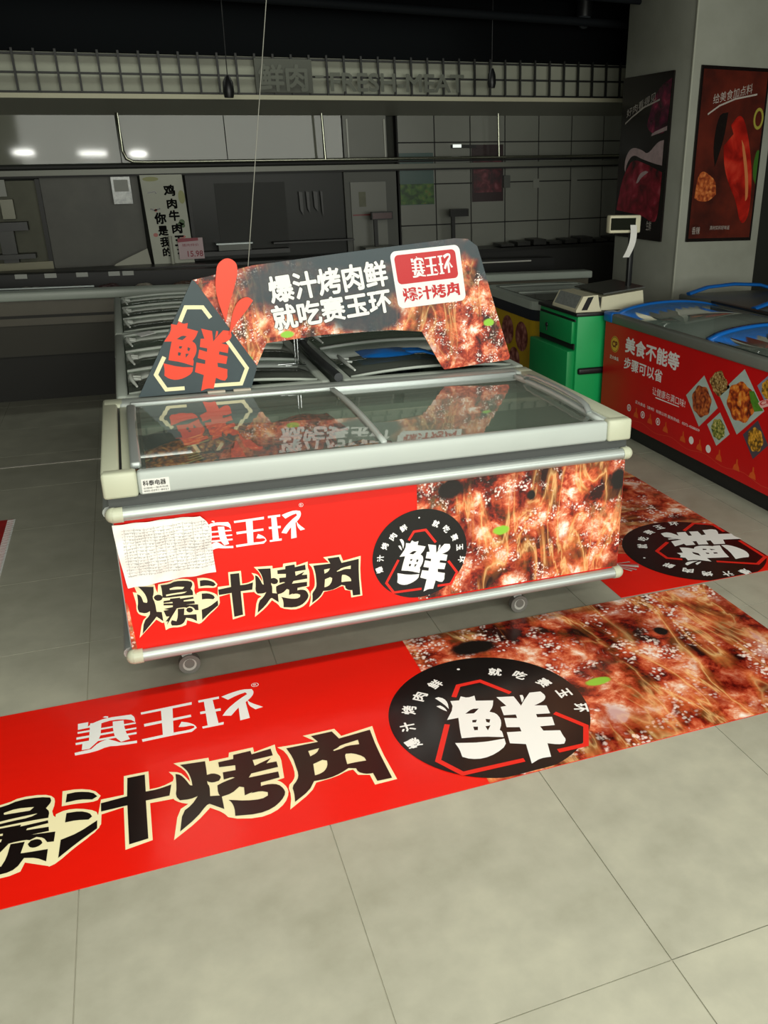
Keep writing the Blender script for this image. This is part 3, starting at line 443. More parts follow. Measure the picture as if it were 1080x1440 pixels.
# bumper rails with end caps
for z, r in ((0.725, 0.021), (0.217, 0.021)):
    b = MB(); b.cyl((0.03-OX, -0.012-OY, z), (1.845-OX, -0.012-OY, z), r, 14); b.obj('bumper_rail', m_alu, fz)
    b = MB(); b.cyl((-0.002-OX, 0.02-OY, z), (-0.002-OX, 0.93-OY, z), r, 12); b.obj('bumper_rail', m_alu, fz)
    b = MB(); b.cyl((1.862-OX, 0.02-OY, z), (1.862-OX, 0.93-OY, z), r, 12); b.obj('bumper_rail', m_alu, fz)
    for x in (0.008, 1.856):
        b = MB(); b.ball((x-OX, -0.008-OY, z), 0.024, 0.025, 0.025); b.cyl((x-OX, -0.011-OY, z), (x+(0.03 if x < 1 else -0.022)-OX, -0.011-OY, z), 0.0245, 14)
        b.obj('bumper_end_cap', m_cream, fz)
# printed front panel
def panel(off): return lambda a, b: Vector((a-OX, -0.0005-off-OY, b))
b = MB(); b.box(*L(0.006, 1.857, -0.0005, 0.013, 0.232, 0.712)); fp = b.obj('front_panel', m_print_red, fz)
meat_panel = meat_mat('panel_meat_print', 1.0, 0.4, holes=[(1.13, 0.665, 0.055, 0.04), (1.835, 0.62, 0.04, 0.045), (1.46, 0.60, 0.018, 0.022)], greens=[(1.34, 0.475, 0.035, 0.018)])
MB().poly([[(1.008, 0.24), (1.856, 0.24), (1.856, 0.706), (1.008, 0.706)]], panel(0.0008)).obj('meat_photo', meat_panel, fp, uv=lambda c: (c.x+OX, c.z))
MB().poly([[(0.007, 0.24), (0.022, 0.24), (0.014, 0.40), (0.007, 0.42)]], panel(0.001)).obj('meat_photo', meat_panel, fp, uv=lambda c: (c.x+OX, c.z))
def PA(off): M_ = panel(off); return lambda a, b: M_(0.369+0.59*a, 0.661+0.556*b)
def PC(off): M_ = panel(off); return lambda a, b: M_(0.4305+0.525*a, 0.647+0.51*b)
lettering(fp, PA, 0.001); brand(fp, PA, 0.0012); registered(fp, PA, 0.0012, m_ink_white, 0.385, 0.03, 0.013)
roundel(fp, PC, 0.0016)
# side panels in red print too
box('side_panel', m_white, *L(1.850, 1.858, 0.02, 0.93, 0.235, 0.705), parent=fz)
box('side_panel', m_white, *L(0.002, 0.011, 0.02, 0.93, 0.235, 0.705), parent=fz)
# sliding lids
m_glass = glass('lid_glass', 'e9efea', 1.35, 0.03, 0.07)
def arch_sheet(x0, x1, y0, y1, z, rise, n=10, th=0.004):
    b = MB(); vs = []; fs = []
    for k in range(n+1):
        t = k/n; y = y0+(y1-y0)*t; zz = z+rise*4*t*(1-t)
        vs += [(x0, y, zz), (x1, y, zz), (x1, y, zz-th), (x0, y, zz-th)]
    for k in range(n):
        a = 4*k; c = a+4
        fs += [(a, a+1, c+1, c), (a+3, c+3, c+2, a+2), (a, c, c+3, a+3), (a+1, a+2, c+2, c+1)]
    fs += [(0, 3, 2, 1), (4*n, 4*n+1, 4*n+2, 4*n+3)]
    return b.add(vs, fs, False)
def arch_bar(x0, x1, y0, y1, z, rise, h=0.014, n=12):
    b = MB(); vs = []; fs = []
    for k in range(n+1):
        t = k/n; y = y0+(y1-y0)*t; zz = z+rise*4*t*(1-t)
        vs += [(x0, y, zz+0.003), (x1, y, zz+0.003), (x1, y, zz-h), (x0, y, zz-h)]
    for k in range(n):
        a = 4*k; c = a+4
        fs += [(a, a+1, c+1, c), (a+3, c+3, c+2, a+2), (a, c, c+3, a+3), (a+1, a+2, c+2, c+1)]
    fs += [(0, 3, 2, 1), (4*n, 4*n+1, 4*n+2, 4*n+3)]
    return b.add(vs, fs, True)
l1 = empty('sliding_lid', (0, 0, 0)); l1.parent = fz
arch_sheet(0.10-OX, 0.895-OX, 0.034-OY, 0.842-OY, 0.858, 0.014).obj('lid_glass', m_glass, l1)
arch_bar(0.893-OX, 0.912-OX, 0.032-OY, 0.85-OY, 0.860, 0.016, 0.02).obj('lid_frame', m_white, l1)
b = MB(); vs = []
b.bev(*L(0.076, 0.110, 0.05, 0.80, 0.846, 0.872), r=0.008); b.obj('lid_handle', m_alu, l1)
b = MB(); b.bev(*L(0.109, 0.122, 0.04, 0.82, 0.84, 0.856), r=0.003); b.obj('lid_seal', mat('dark_rubber', '33363a', 0.6), l1)
l2 = empty('sliding_lid', (0, 0, 0)); l2.parent = fz
arch_sheet(0.895-OX, 1.775-OX, 0.034-OY, 0.842-OY, 0.846, 0.012).obj('lid_glass', m_glass, l2)
arch_bar(1.752-OX, 1.776-OX, 0.032-OY, 0.85-OY, 0.852, 0.014, 0.02).obj('lid_frame', m_white, l2)
pts = [(1.757-OX, 0.125-OY, 0.862), (1.757-OX, 0.15-OY, 0.882), (1.757-OX, 0.21-OY, 0.893), (1.757-OX, 0.4-OY, 0.897), (1.757-OX, 0.6-OY, 0.893), (1.757-OX, 0.68-OY, 0.884), (1.757-OX, 0.71-OY, 0.868)]
MB().tube(pts, 0.014, 10, True, 0.6).obj('lid_handle', m_alu, l2)
# maker's sticker
st = box('maker_sticker', mat('sticker_white', 'd8dad6', 0.5), *L(0.103, 0.186, -0.0092, -0.0078, 0.786, 0.832), parent=fz)
b = MB(); Ms = plane_map((0.103-OX, -0.0096-OY, 0.786), (1, 0, 0), (0, 0, 1))
write(b, '科泰电器', Ms, 0.004, 0.073, 0.024, 0.042, 0.02); write(b, '全国统一服务热线', Ms, 0.004, 0.078, 0.0135, 0.0195, 0.0); write(b, '400-0391-8021', Ms, 0.004, 0.078, 0.004, 0.010, 0.0)
b.obj('sticker_lettering', m_ink_black, st)
# castors
for x in (0.165, 1.49):
    for y in (0.20, 0.78):
        c = MB(); c.box(x-0.035-OX, x+0.03-OX, y-0.03-OY, y+0.03-OY, 0.176, 0.19)
        c.add([(x-0.03-OX, y+s*0.018-OY, 0.178) for s in (-1, 1)]+[(x+0.022-OX, y+s*0.018-OY, 0.178) for s in (-1, 1)]+[(x+0.032-OX, y+s*0.018-OY, 0.05) for s in (-1, 1)]+[(x+0.002-OX, y+s*0.018-OY, 0.045) for s in (-1, 1)],
              [(0, 2, 4, 6), (1, 7, 5, 3), (0, 1, 3, 2), (2, 3, 5, 4), (4, 5, 7, 6), (6, 7, 1, 0)])
        cc = c.obj('castor', mat('castor_grey', '9a9c98', 0.5), fz)
        wv = MB(); wv.cyl((x+0.018-OX, y-0.014-OY-0.012, 0.04), (x+0.018-OX, y+0.014-OY-0.012, 0.04), 0.038, 20); wv.cyl((x+0.018-OX, y-0.03-OY, 0.045), (x+0.018-OX, y+0.006-OY, 0.045), 0.018, 12)
        wv.obj('wheel', mat('wheel_grey', '66645f', 0.6), cc)
        MB().cyl((x+0.018-OX, y-0.0275-OY, 0.04), (x+0.018-OX, y-0.002-OY, 0.04), 0.024, 18).obj('wheel_hub', mat('hub_grey', 'a9a8a2', 0.5), cc)

# paper sheet taped to the panel
sp = empty('price_sheet', (0.15, -0.006, 0.49), 'creased white printed list taped over the freezer panel corner', 'paper')
ring = [(0.001, 0.694), (0.05, 0.692), (0.15, 0.694), (0.268, 0.690), (0.288, 0.666), (0.292, 0.60), (0.298, 0.484), (0.20, 0.486), (0.1, 0.482), (0.022, 0.470), (0.008, 0.56)]
b = MB(); nx, nz = 26, 18; vs = []; fs = []
for i in range(nx+1):
    for j in range(nz+1):
        u, v = i/nx, j/nz
        xl = 0.001+0.020*(1-v)**1.5; xr = 0.298-0.010*v-0.022*max(0, v-0.86)/0.14
        zt = 0.694-0.004*u; zb = 0.470+0.014*u
        x = xl+(xr-xl)*u; z = zb+(zt-zb)*v
        y = 0.0045*math.sin(u*9+v*5)*math.sin(v*7-u*3)+0.003*math.sin(u*23-v*17)
        vs.append((x-0.15, -0.008+y-0.0005, z-0.49))
for i in range(nx):
    for j in range(nz): k = i*(nz+1)+j; fs.append((k, k+nz+1, k+nz+2, k+1))
def list_mat():
    m = bpy.data.materials.new('printed_list_paper'); m.use_nodes = True; t = NT(m); b = bsdf(m); tc = t.add('ShaderNodeTexCoord'); s = t.add('ShaderNodeSeparateXYZ'); t.link(tc.outputs['Object'], s.inputs[0])
    def lines(o, f, wd): return t.math('LESS_THAN', t.math('FRACT', t.math('MULTIPLY', o, f)), wd)
    g = t.math('MAXIMUM', lines(s.outputs[2], 95, 0.16), lines(s.outputs[0], 34, 0.07))
    n = t.add('ShaderNodeTexNoise', i_Scale=210.0, i_Detail=2.0); t.link(tc.outputs['Object'], n.inputs[0])
    d = t.math('MULTIPLY', t.math('GREATER_THAN', n.outputs[0], 0.52), lines(t.math('ADD', s.outputs[2], 0.004), 95, 0.55))
    sx = t.math('MULTIPLY', t.math('GREATER_THAN', s.outputs[0], -0.125), t.math('LESS_THAN', s.outputs[2], 0.185)); sx = t.math('MULTIPLY', sx, t.math('GREATER_THAN', s.outputs[2], 0.018))
    f = t.math('MULTIPLY', t.math('MAXIMUM', t.math('MULTIPLY', g, 0.45), t.math('MULTIPLY', d, 0.6)), sx)
    t.link(t.mix(f, lin('e9e9e6'), lin('70706e')), b.inputs['Base Color']); b.inputs['Roughness'].default_value = 0.7; return m
b.add(vs, fs, True).obj('paper_sheet', list_mat(), sp)

# ================================================================= printed header board standing on the back rim
hd = empty('header_board', (0.93, 0.935, 0.862), 'dark cut-out header board with white slogan and red logo, standing on the freezer back', 'sign')
HX, HY, HZ = 0.93, 0.935, 0.862
def hm(off): return lambda a, b: Vector((a-HX, -off, b-HZ))
def slab(rings, y0, y1, name, m, parent, uv=None, mside=None):
    b = MB(); b.poly(rings, lambda a, c: Vector((a-HX, y0, c-HZ)))
    b.poly(rings, lambda a, c: Vector((a-HX, y1, c-HZ)))
    for r in rings:
        n = len(r); vs = [Vector((a-HX, y0, c-HZ)) for a, c in r]+[Vector((a-HX, y1, c-HZ)) for a, c in r]
        b.add(vs, [(i, (i+1) % n, n+(i+1) % n, n+i) for i in range(n)])
    return b.obj(name, m, parent, uv=uv)
meat_head = meat_mat('header_meat_print', 1.15, 0.45, bright=1.2, flames=0.8, greens=[(0.745, 1.085, 0.03, 0.014), (1.665, 1.085, 0.025, 0.016), (0.575, 0.985, 0.015, 0.02)],
    dark=[(0.93, 1.28, 0.40, 0.13), (1.10, 1.14, 0.16, 0.07), (1.30, 1.43, 0.34, 0.08), (1.0, 1.41, 0.34, 0.06), (0.47, 1.42, 0.07, 0.04), (1.66, 1.34, 0.05, 0.08), (1.60, 1.42, 0.06, 0.05)])
board = [(0.380, 1.322), (0.62, 1.372), (1.0, 1.412), (1.498, 1.461), (1.56, 1.457), (1.605, 1.425), (1.628, 1.36), (1.70, 1.14), (1.776, 0.925), (1.772, 0.905), (1.45, 0.882), (1.437, 0.895), (1.342, 1.062), (1.2, 1.078), (0.9, 1.074), (0.654, 1.053), (0.607, 0.960), (0.50, 1.13)]
slab([board], 0.0, 0.008, 'board_panel', meat_head, hd, uv=lambda c: (c.x+HX, c.z+HZ))
m_slate = mat('slate_blue_print', '33444a', 0.45, var=0.15, vscale=4)
tri = [(0.126, 0.868), (0.380, 1.325), (0.39, 1.320), (0.607, 0.962), (0.575, 0.868)]
tb = slab([tri], -0.012, -0.004, 'triangle_panel', m_slate, hd)
(a1, a2, a3), (c1, c2, c3) = PRINT['fish_affine']
def hf(off): M_ = hm(off); return lambda a, b: M_(a1*a+a2*b+a3, c1*a+c2*b+c3)
for p in PRINT['header_hexagon']: flat('cream_stroke', [[stroke(p, 0.016)]], hm(0.0126), m_ink_cream, tb)
flat('header_character', PRINT['fish'][:2]+PRINT['fish'][4:], hf(0.0132), m_orange_red, tb, 1, 50)
slab([smooth_ring(PRINT['drops'][0], 2, 80)], -0.022, -0.014, 'splash_drop', m_orange_red, hd)
slab([smooth_ring(PRINT['drops'][1], 2, 80)], -0.021, -0.014, 'splash_drop', m_orange_red, hd)
# slogan lines
def aff(o, u, v, off): o = Vector((o[0]-HX, -off, o[1]-HZ)); u = Vector((u[0], 0, u[1])); v = Vector((v[0], 0, v[1])); return lambda a, b: o+u*a+v*b
for o, u, v, s in (((0.688, 1.213), (0.508, 0.057), (-0.018, 0.112), '爆汁烤肉鲜'), ((0.694, 1.100), (0.515, 0.057), (-0.016, 0.106), '就吃赛玉环')):
    b = MB(); write(b, s, aff(o, u, v, 0.0009), -0.004, 1.004, -0.02, 1.02, 0.052); b.obj('slogan_outline', m_ink_black, hd)
    b = MB(); write(b, s, aff(o, u, v, 0.0016), 0, 1, 0, 1, 0.03); b.obj('slogan_characters', m_ink_white, hd)
# rounded logo box
def rrect(x0, x1, y0, y1, rx, ry, n=6):
    out = []
    for cx, cy, a0 in ((x1-rx, y1-ry, 0), (x0+rx, y1-ry, 90), (x0+rx, y0+ry, 180), (x1-rx, y0+ry, 270)):
        for k in range(n+1): a = math.radians(a0+90*k/n); out.append((cx+rx*math.cos(a), cy+ry*math.sin(a)))
    return out
LM = lambda off: aff((1.236, 1.168), (0.318, 0.024), (-0.036, 0.243), off)
flat('logo_plate', [[rrect(0, 1, 0, 1, 0.08, 0.11)]], LM(0.0009), m_ink_white, hd)
flat('logo_box', [[rrect(0.05, 0.93, 0.42, 0.93, 0.06, 0.08)]], LM(0.0014), mat('deep_red_ink', 'c8101a', 0.4), hd)
def LB(off): M_ = LM(off); return lambda a, b: M_(0.11+(a+0.36)/0.76*0.76, 0.49+(b+0.20)/0.20*0.38)
brand(hd, LB, 0.002)
def LC(off): M_ = LM(off); return lambda a, b: M_(0.08+(a+0.575)/1.285*0.84, 0.06+(b+0.70)/0.36*0.30)
lettering(hd, LC, 0.0016, mk=mat('deep_red_ink'), show_cream=False)
# foot clips on the rim
for x0 in (0.395, 0.50):
    b = MB(); b.bev(x0-HX, x0+0.072-HX, -0.030, -0.004, 0.0, 0.010, r=0.002); b.obj('foot_clip', mat('clip_beige', 'bdb6a8', 0.5), hd)

# suspension cord
MB().tube([(x-HX, 0.003, z-HZ) for x, z in ((0.604, 1.368), (0.676, 1.85), (0.748, 2.329), (0.88, 3.2))], 0.0017, 6).obj('hanging_cord', mat('pale_cord', '8d8d84', 0.5), hd)

# ================================================================= frozen goods inside the main freezer
m_orange = food_mat('orange_skewers', [(0.25, '2a1208'), (0.4, '8a3a14'), (0.52, 'c8641e'), (0.65, 'e8994a'), (0.8, 'f4d6a0')], 40)
m_redbag = food_mat('red_marinated_meat', [(0.25, '2c0a06'), (0.4, '8c2012'), (0.52, 'c83c1c'), (0.65, 'dc6a3c'), (0.8, 'f0d0b0')], 34)
m_green = mat('green_pack', '1e6a46', 0.35, var=0.2, vscale=20)
m_bluep = mat('dark_blue_pack', '1d2f4a', 0.35, var=0.3, vscale=15)
m_clear = glass('plastic_film', 'f4f4f0', 1.2, 0.12)
m_stick = mat('bamboo_stick', 'c9a468', 0.6)
def pillow(lx, ly, h, nx=10, ny=8, seed=0, crimp=0.02):
    rnd = random.Random(seed); b = MB(); vs = []; fs = []
    ph = [rnd.random()*6 for _ in range(4)]
    for s in (1, -1):
        for i in range(nx+1):
            for j in range(ny+1):
                u, v = i/nx, j/ny; p = (max(0, math.sin(math.pi*u))*max(0, math.sin(math.pi*v)))**0.5
                z = s*h/2*p*(1+(0.25*math.sin(9*u+ph[0])*math.sin(7*v+ph[1]) if s > 0 else 0))
                vs.append(((u-0.5)*lx, (v-0.5)*ly, h/2+z))
    o = (nx+1)*(ny+1)
    for i in range(nx):
        for j in range(ny):
            k = i*(ny+1)+j; fs.append((k, k+ny+1, k+ny+2, k+1)); fs.append((o+k, o+k+1, o+k+ny+2, o+k+ny+1))
    return b.add(vs, fs, True)
def bag(x, y, z, lx, ly, h, rz, m, label, name='frozen_food_bag', cat='frozen food', tilt=0.0, group=None, seed=0, sticks=0, lab=None):
    t = empty(name, (x, y, z), label, cat, group); t.rotation_euler = (tilt, 0, rz)
    pillow(lx, ly, h, seed=seed).obj('bag_body', m, t)
    b = MB(); b.box(-lx*0.5-0.006, -lx*0.5+0.008, -ly*0.48, ly*0.48, h*0.46, h*0.54); b.box(lx*0.5-0.008, lx*0.5+0.006, -ly*0.48, ly*0.48, h*0.46, h*0.54)
    b.obj('crimped_end', m, t)
    if sticks:
        b = MB()
        for k in range(sticks):
            yy = (k+0.5)/sticks*ly*0.8-ly*0.4
            b.tube([(-lx*0.62, yy, h*0.5), (lx*0.2, yy*0.9, h*0.98)], 0.003, 5)
        b.obj('skewer_sticks', m_stick, t)
    return t
G = 'frozen bags heaped in the left half of the main freezer'
spec = [ # x, y, z, lx, ly, h, rz, material, label, sticks
 (0.24, 0.30, 0.66, .34, .10, .06, .30, m_orange, 'orange skewer pack nearest the left handle, pointing right', 4),
 (0.27, 0.47, 0.67, .36, .11, .06, .42, m_orange, 'orange skewer pack second from the left handle, tilted behind the first', 4),
 (0.22, 0.16, 0.62, .30, .10, .06, .10, m_orange, 'orange skewer pack low against the left front wall of the freezer', 3),
 (0.40, 0.20, 0.655, .18, .16, .07, -.5, m_bluep, 'dark blue pack among the orange skewers', 0),
 (0.50, 0.34, 0.67, .26, .18, .07, .2, m_redbag, 'red marinated meat bag right of the dark blue pack', 0),
 (0.47, 0.60, 0.66, .28, .2, .07, -.3, m_orange, 'orange food bag at the back beside the skewers', 0),
 (0.60, 0.17, 0.65, .24, .15, .06, .1, m_orange, 'orange food bag at the front of the freezer heap', 0),
 (0.68, 0.42, 0.665, .26, .17, .07, -.15, m_redbag, 'red meat bag in the middle of the freezer heap', 0),
 (0.76, 0.20, 0.65, .2, .15, .07, .5, m_green, 'green pack near the front under the middle lid frame', 0),
 (0.74, 0.64, 0.655, .28, .2, .07, .25, m_redbag, 'red meat bag at the back near the lid joint', 0),
 (0.90, 0.30, 0.63, .24, .18, .07, .0, m_orange, 'orange food bag lying under the lid joint', 0),
 (1.02, 0.24, 0.62, .26, .18, .07, -.2, m_redbag, 'red and brown food bag right of the lid joint', 0),
 (1.16, 0.30, 0.60, .22, .16, .06, .3, m_orange, 'brown crumbed food bag at the right edge of the heap', 0),
 (0.25, 0.68, 0.64, .26, .2, .06, .2, m_bluep, 'dark blue bag in the far left corner of the freezer', 0)]
for i, (x, y, z, lx, ly, h, rz, m, lb, stk) in enumerate(spec):
    bag(x, y, z+.072, lx, ly, h, rz, m, lb, group=G, seed=i, sticks=stk, tilt=0.12)
# lower layers carry the heap
ORD = ['first', 'second', 'third', 'fourth', 'fifth', 'sixth', 'seventh', 'eighth', 'ninth', 'tenth', 'eleventh', 'twelfth', 'thirteenth', 'fourteenth', 'fifteenth', 'sixteenth', 'seventeenth', 'eighteenth', 'nineteenth']
G2 = 'lower layer of bags under the heap'
for i in range(6):
    for j in range(3):
        zz = 0.32
        t = bag(0.20+i*0.155, 0.18+j*0.24, zz, .15, .22, .33, 0, (m_redbag, m_orange, m_bluep)[(i+j) % 3], '%s bag low in the main freezer, %s from the left, %s' % (('red', 'orange', 'dark blue')[(i+j) % 3], ORD[i], ('front row', 'middle row', 'back row')[j]), group=G2, seed=40+i*3+j)
for i, (x, y, rz, m, lb) in enumerate([(1.36, 0.22, .1, m_green, 'small green pack alone on the floor of the right half of the freezer'), (1.46, 0.16, -.15, m_redbag, 'small red and orange pack beside the green one in the right half'), (1.30, 0.42, .5, m_green, 'dark green pack behind in the right half of the freezer')]):
    bag(x, y, 0.56, .2, .13, .05, rz, m, lb, group='packs in the right half of the freezer', seed=70+i)
tag(box('wire_shelf', mat('shelf_grey', '59605e', 0.5), 1.08, 1.79, 0.065, 0.88, 0.545, 0.558), 'grey inner shelf in the right half of the main freezer', 'shelf')

# ================================================================= island freezers behind, turned a quarter
m_row = mat('aged_white_enamel', 'a9b2aa', 0.4, var=0.08, vscale=3)
m_bracket = mat('white_bracket', 'c9cfc9', 0.4)
def row_freezer(x0, x1, y0, y1, label, nl=3, seed=0):
    cx, cy = (x0+x1)/2, (y0+y1)/2
    t = empty('island_freezer', (cx, cy, 0), label, 'freezer', 'quarter-turned freezers behind the main one')
    W, H = (x1-x0)/2, (y1-y0)/2
    b = MB(); b.box(-W+.02, W-.02, -H+.02, H-.02, .12, .42); b.box(-W+.02, -W+.06, -H+.02, H-.02, .42, .78); b.box(W-.06, W-.02, -H+.02, H-.02, .42, .78)
    b.box(-W+.06, W-.06, -H+.02, -H+.06, .42, .78); b.box(-W+.06, W-.06, H-.06, H-.02, .42, .78); b.obj('cabinet_body', m_row, t)
    b = MB(); b.bev(-W, -W+.045, -H, H, .775, .862, r=.012); b.bev(W-.045, W, -H, H, .775, .862, r=.012); b.bev(-W+.03, W-.03, -H, -H+.05, .775, .858, r=.012); b.bev(-W+.03, W-.03, H-.05, H, .775, .858, r=.012)
    b.obj('rim', m_row, t)
    for s in (-1, 1): MB().cyl((s*(W-.004), -H+.02, .72), (s*(W-.004), H-.02, .72), .02, 10).obj('bumper_rail', m_alu, t)
    for sx in (-1, 1):
        for sy in (-1, 1):
            c = MB().cyl((sx*(W-.15), sy*(H-.15)-.012, .05), (sx*(W-.15), sy*(H-.15)+.012, .05), .05, 14); c.box(sx*(W-.15)-.03, sx*(W-.15)+.03, sy*(H-.15)-.02, sy*(H-.15)+.02, .06, .12); c.obj('castor', mat('castor_grey'), t)
    step = (2*H-.09)/nl
    def arch(xa, xb, ya, yb, z, rise, th, n=10):
        b = MB(); vs = []; fs = []
        for k in range(n+1):
            u = k/n; x = xa+(xb-xa)*u; zz = z+rise*4*u*(1-u); vs += [(x, ya, zz), (x, yb, zz), (x, yb, zz-th), (x, ya, zz-th)]
        for k in range(n): a = 4*k; c = a+4; fs += [(a, c, c+1, a+1), (a+3, a+2, c+2, c+3), (a, a+3, c+3, c), (a+1, c+1, c+2, a+2)]
        fs += [(0, 1, 2, 3), (4*n, 4*n+3, 4*n+2, 4*n+1)]
        return b.add(vs, fs, True)
    for k in range(nl):
        ya = -H+.045+k*step; yb = ya+step
        ld = empty('sliding_lid'); ld.parent = t
        arch(-W+.05, W-.05, ya+.004, yb-.004, .858, .022, .004).obj('lid_glass', glass('back_lid_glass', 'c8d0c8', 1.4, 0.05, 0.08), ld)
        arch(-W+.05, W-.05, yb-.034, yb-.002, .866, .024, .022).obj('lid_frame', mat('pale_lid_frame', 'c9d1ca', .35), ld)
        arch(-W+.05, W-.05, ya+.002, ya+.012, .862, .024, .012).obj('lid_edge', m_row, ld)
        # curved white handle bracket with two prongs by the left edge
        b = MB(); pts = []
        for q in range(9):
            u = q/8; pts.append((-W+.085-.022*math.sin(math.pi*u), ya+.07+u*(step*.5), .872+.018*math.sin(math.pi*u)))
        b.tube(pts, [.005+.005*math.sin(math.pi*q/8) for q in range(9)], 6)
        for u in (.4, .6): yy = ya+.07+u*(step*.5); b.tube([(-W+.068, yy, .886), (-W+.105, yy-.006, .882)], .006, 6)
        b.obj('lid_handle', m_bracket, ld)
    return t
row_freezer(.04, .93, .985, 2.46, 'white freezer directly behind the header triangle, near one of the left row', seed=1)
row_freezer(.04, .93, 2.50, 3.98, 'white freezer at the far end of the left row, next to the meat counter', seed=2)
row_freezer(.985, 1.875, .985, 2.46, 'white freezer behind the right half of the main one, blue bag on it', 2, seed=3)
row_freezer(.985, 1.875, 2.50, 3.98, 'white freezer at the far end of the middle row, behind the logo', 2, seed=4)
k = 0
for (x0, y0, nx_, ny_) in ((.20, 1.2, 3, 4), (1.15, 1.2, 3, 4), (.20, 2.72, 3, 4), (1.15, 2.72, 3, 4)):
    for i in range(nx_):
        for j in range(ny_):
            k += 1
            bag(x0+i*.25, y0+j*.31, .43, .23, .28, .20, 0, (m_orange, m_bluep, m_redbag, mat('dull_pack', '5d5a50', .5, var=.3, vscale=20))[(i*2+j*3+k) % 4], '%s bag in the %s, %s from left, %s from front' % (('orange', 'dark blue', 'red', 'dull grey')[(i*2+j*3+k) % 4], ('near left-row freezer', 'near middle-row freezer', 'far left-row freezer', 'far middle-row freezer')[(k-1)//12], ORD[i], ORD[j]), group='bags inside the quarter-turned freezers', seed=100+k)
# blue bag on the goods
bb = empty('blue_plastic_bag', (1.27, 1.30, .884), 'bright blue plastic bag on the rear freezer lid, seen under the header board', 'bag')
pillow(.26, .17, .035, 12, 10, 5).obj('bag_body', mat('blue_plastic', '1d7fe0', .35, bump=.3, bscale=25), bb)
b = MB(); b.tube([(.10, -.03, .022), (.18, -.07, .028), (.23, -.13, .016)], [.025, .02, .012], 8, flat=.4); b.tube([(.10, .03, .022), (.17, .0, .026), (.22, -.05, .014)], [.02, .016, .01], 8, flat=.4); b.obj('bag_handle', mat('blue_plastic'), bb)
# black hose along the seam, steel knob, and a chrome price-tag wire
hs = empty('rubber_hose', (.957, 1.3, .87), 'thick black rubber hose lying along the seam between the two rear freezers', 'hose')
MB().tube([(0.0, -.36, .012), (0.0, -.30, .012), (-.008, -.1, .014), (-.012, .1, .016), (-.016, .28, .022), (-.014, .40, .03)], .020, 12).obj('hose_body', mat('black_rubber', '22262a', .45), hs)
MB().ball((-.014, .42, .045), .036, .042, .034).obj('hose_end', mat('grey_metal_knob', '6a6c6c', .3, metal=.7), hs)
ph_ = empty('price_tag_holder', (.79, 1.16, .905), 'thin chrome wire tag holder standing on the lid behind the header', 'tag holder')
b = MB(); b.tube([(.02, 0, .005), (.02, 0, .17)], .003, 6); b.tube([(.035, .01, .005), (.035, .01, .17)], .003, 6); b.tube([(-.06, 0, .004), (.02, 0, .004)], .003, 6); b.tube([(-.03, -.03, .003), (.06, -.03, .003), (.06, .02, .003)], .003, 6); b.tube([(.02, 0, .17), (.035, .01, .17)], .003, 6)
b.obj('wire_stand', mat('chrome', 'd6dadc', .12, metal=1.0), ph_)
stk = box('white_label', m_ink_white, -.03, .05, -.04, .05, 0, .002, loc=(.19, 2.16, .906)); tag(stk, 'small white label stuck on a lid of the left row', 'label'); stk.rotation_euler = (0, -.12, .3)

# ================================================================= red chest freezer on the right
cp = empty('chest_freezer', (3.66, 1.42, 0), 'long red freezer with white slogan, food diamonds and blue lid frames', 'freezer')
def C(x0, x1, y0, y1, z0, z1): return (x0-3.66, x1-3.66, y0-1.42, y1-1.42, z0, z1)
m_cpred = mat('freezer_red_film', 'd01014', .35, spec=.4, var=.12, vscale=1.5)
m_blue = mat('blue_lid_frame', '1668c0', .35)
b = MB(); b.box(*C(3.21, 4.11, .36, 2.49, .13, .34)); b.box(*C(3.21, 3.25, .36, 2.49, .34, .78)); b.box(*C(4.07, 4.11, .36, 2.49, .34, .78)); b.box(*C(3.25, 4.07, .36, .40, .34, .78)); b.box(*C(3.25, 4.07, 2.45, 2.49, .34, .78)); b.obj('cabinet_body', m_white, cp)
box('base_plinth', m_dark, *C(3.26, 4.08, .42, 2.44, 0, .13), parent=cp)
b = MB(); rr = [(3.2, 2.44), (3.2, .36)]
face = box('graphic_panel', m_cpred, *C(3.2, 3.21, .35, 2.50, .115, .762), parent=cp)
box('end_panel', m_cpred, *C(3.205, 4.11, .35, .36, .115, .762), parent=cp); box('end_panel', m_cpred, *C(3.205, 4.11, 2.49, 2.50, .115, .762), parent=cp)
b = MB(); b.bev(*C(3.19, 3.25, .34, 2.51, .76, .825), r=.012); b.bev(*C(4.07, 4.13, .34, 2.51, .76, .825), r=.012); b.bev(*C(3.23, 4.09, .34, .40, .76, .825), r=.012); b.bev(*C(3.23, 4.09, 2.45, 2.51, .76, .825), r=.012)
b.obj('rim', mat('dull_grey_trim', '6f746e', .45, var=.1, vscale=4), cp)
b = MB(); b.bev(*C(3.185, 3.27, 2.40, 2.515, .762, .832), r=.012); b.obj('corner_cap', m_blue, cp)
def xarch(x0, x1, y0, y1, z, rise, th, par, name, m, n=14):
    b = MB(); vs = []; fs = []
    for k in range(n+1):
        u = k/n; x = x0+(x1-x0)*u; zz = z+rise*(4*u*(1-u))**.7; vs += [(x-3.66, y0-1.42, zz), (x-3.66, y1-1.42, zz), (x-3.66, y1-1.42, zz-th), (x-3.66, y0-1.42, zz-th)]
    for k in range(n): a = 4*k; c = a+4; fs += [(a, c, c+1, a+1), (a+3, a+2, c+2, c+3), (a, a+3, c+3, c), (a+1, c+1, c+2, a+2)]
    fs += [(0, 1, 2, 3), (4*n, 4*n+3, 4*n+2, 4*n+1)]
    return b.add(vs, fs, True).obj(name, m, par)
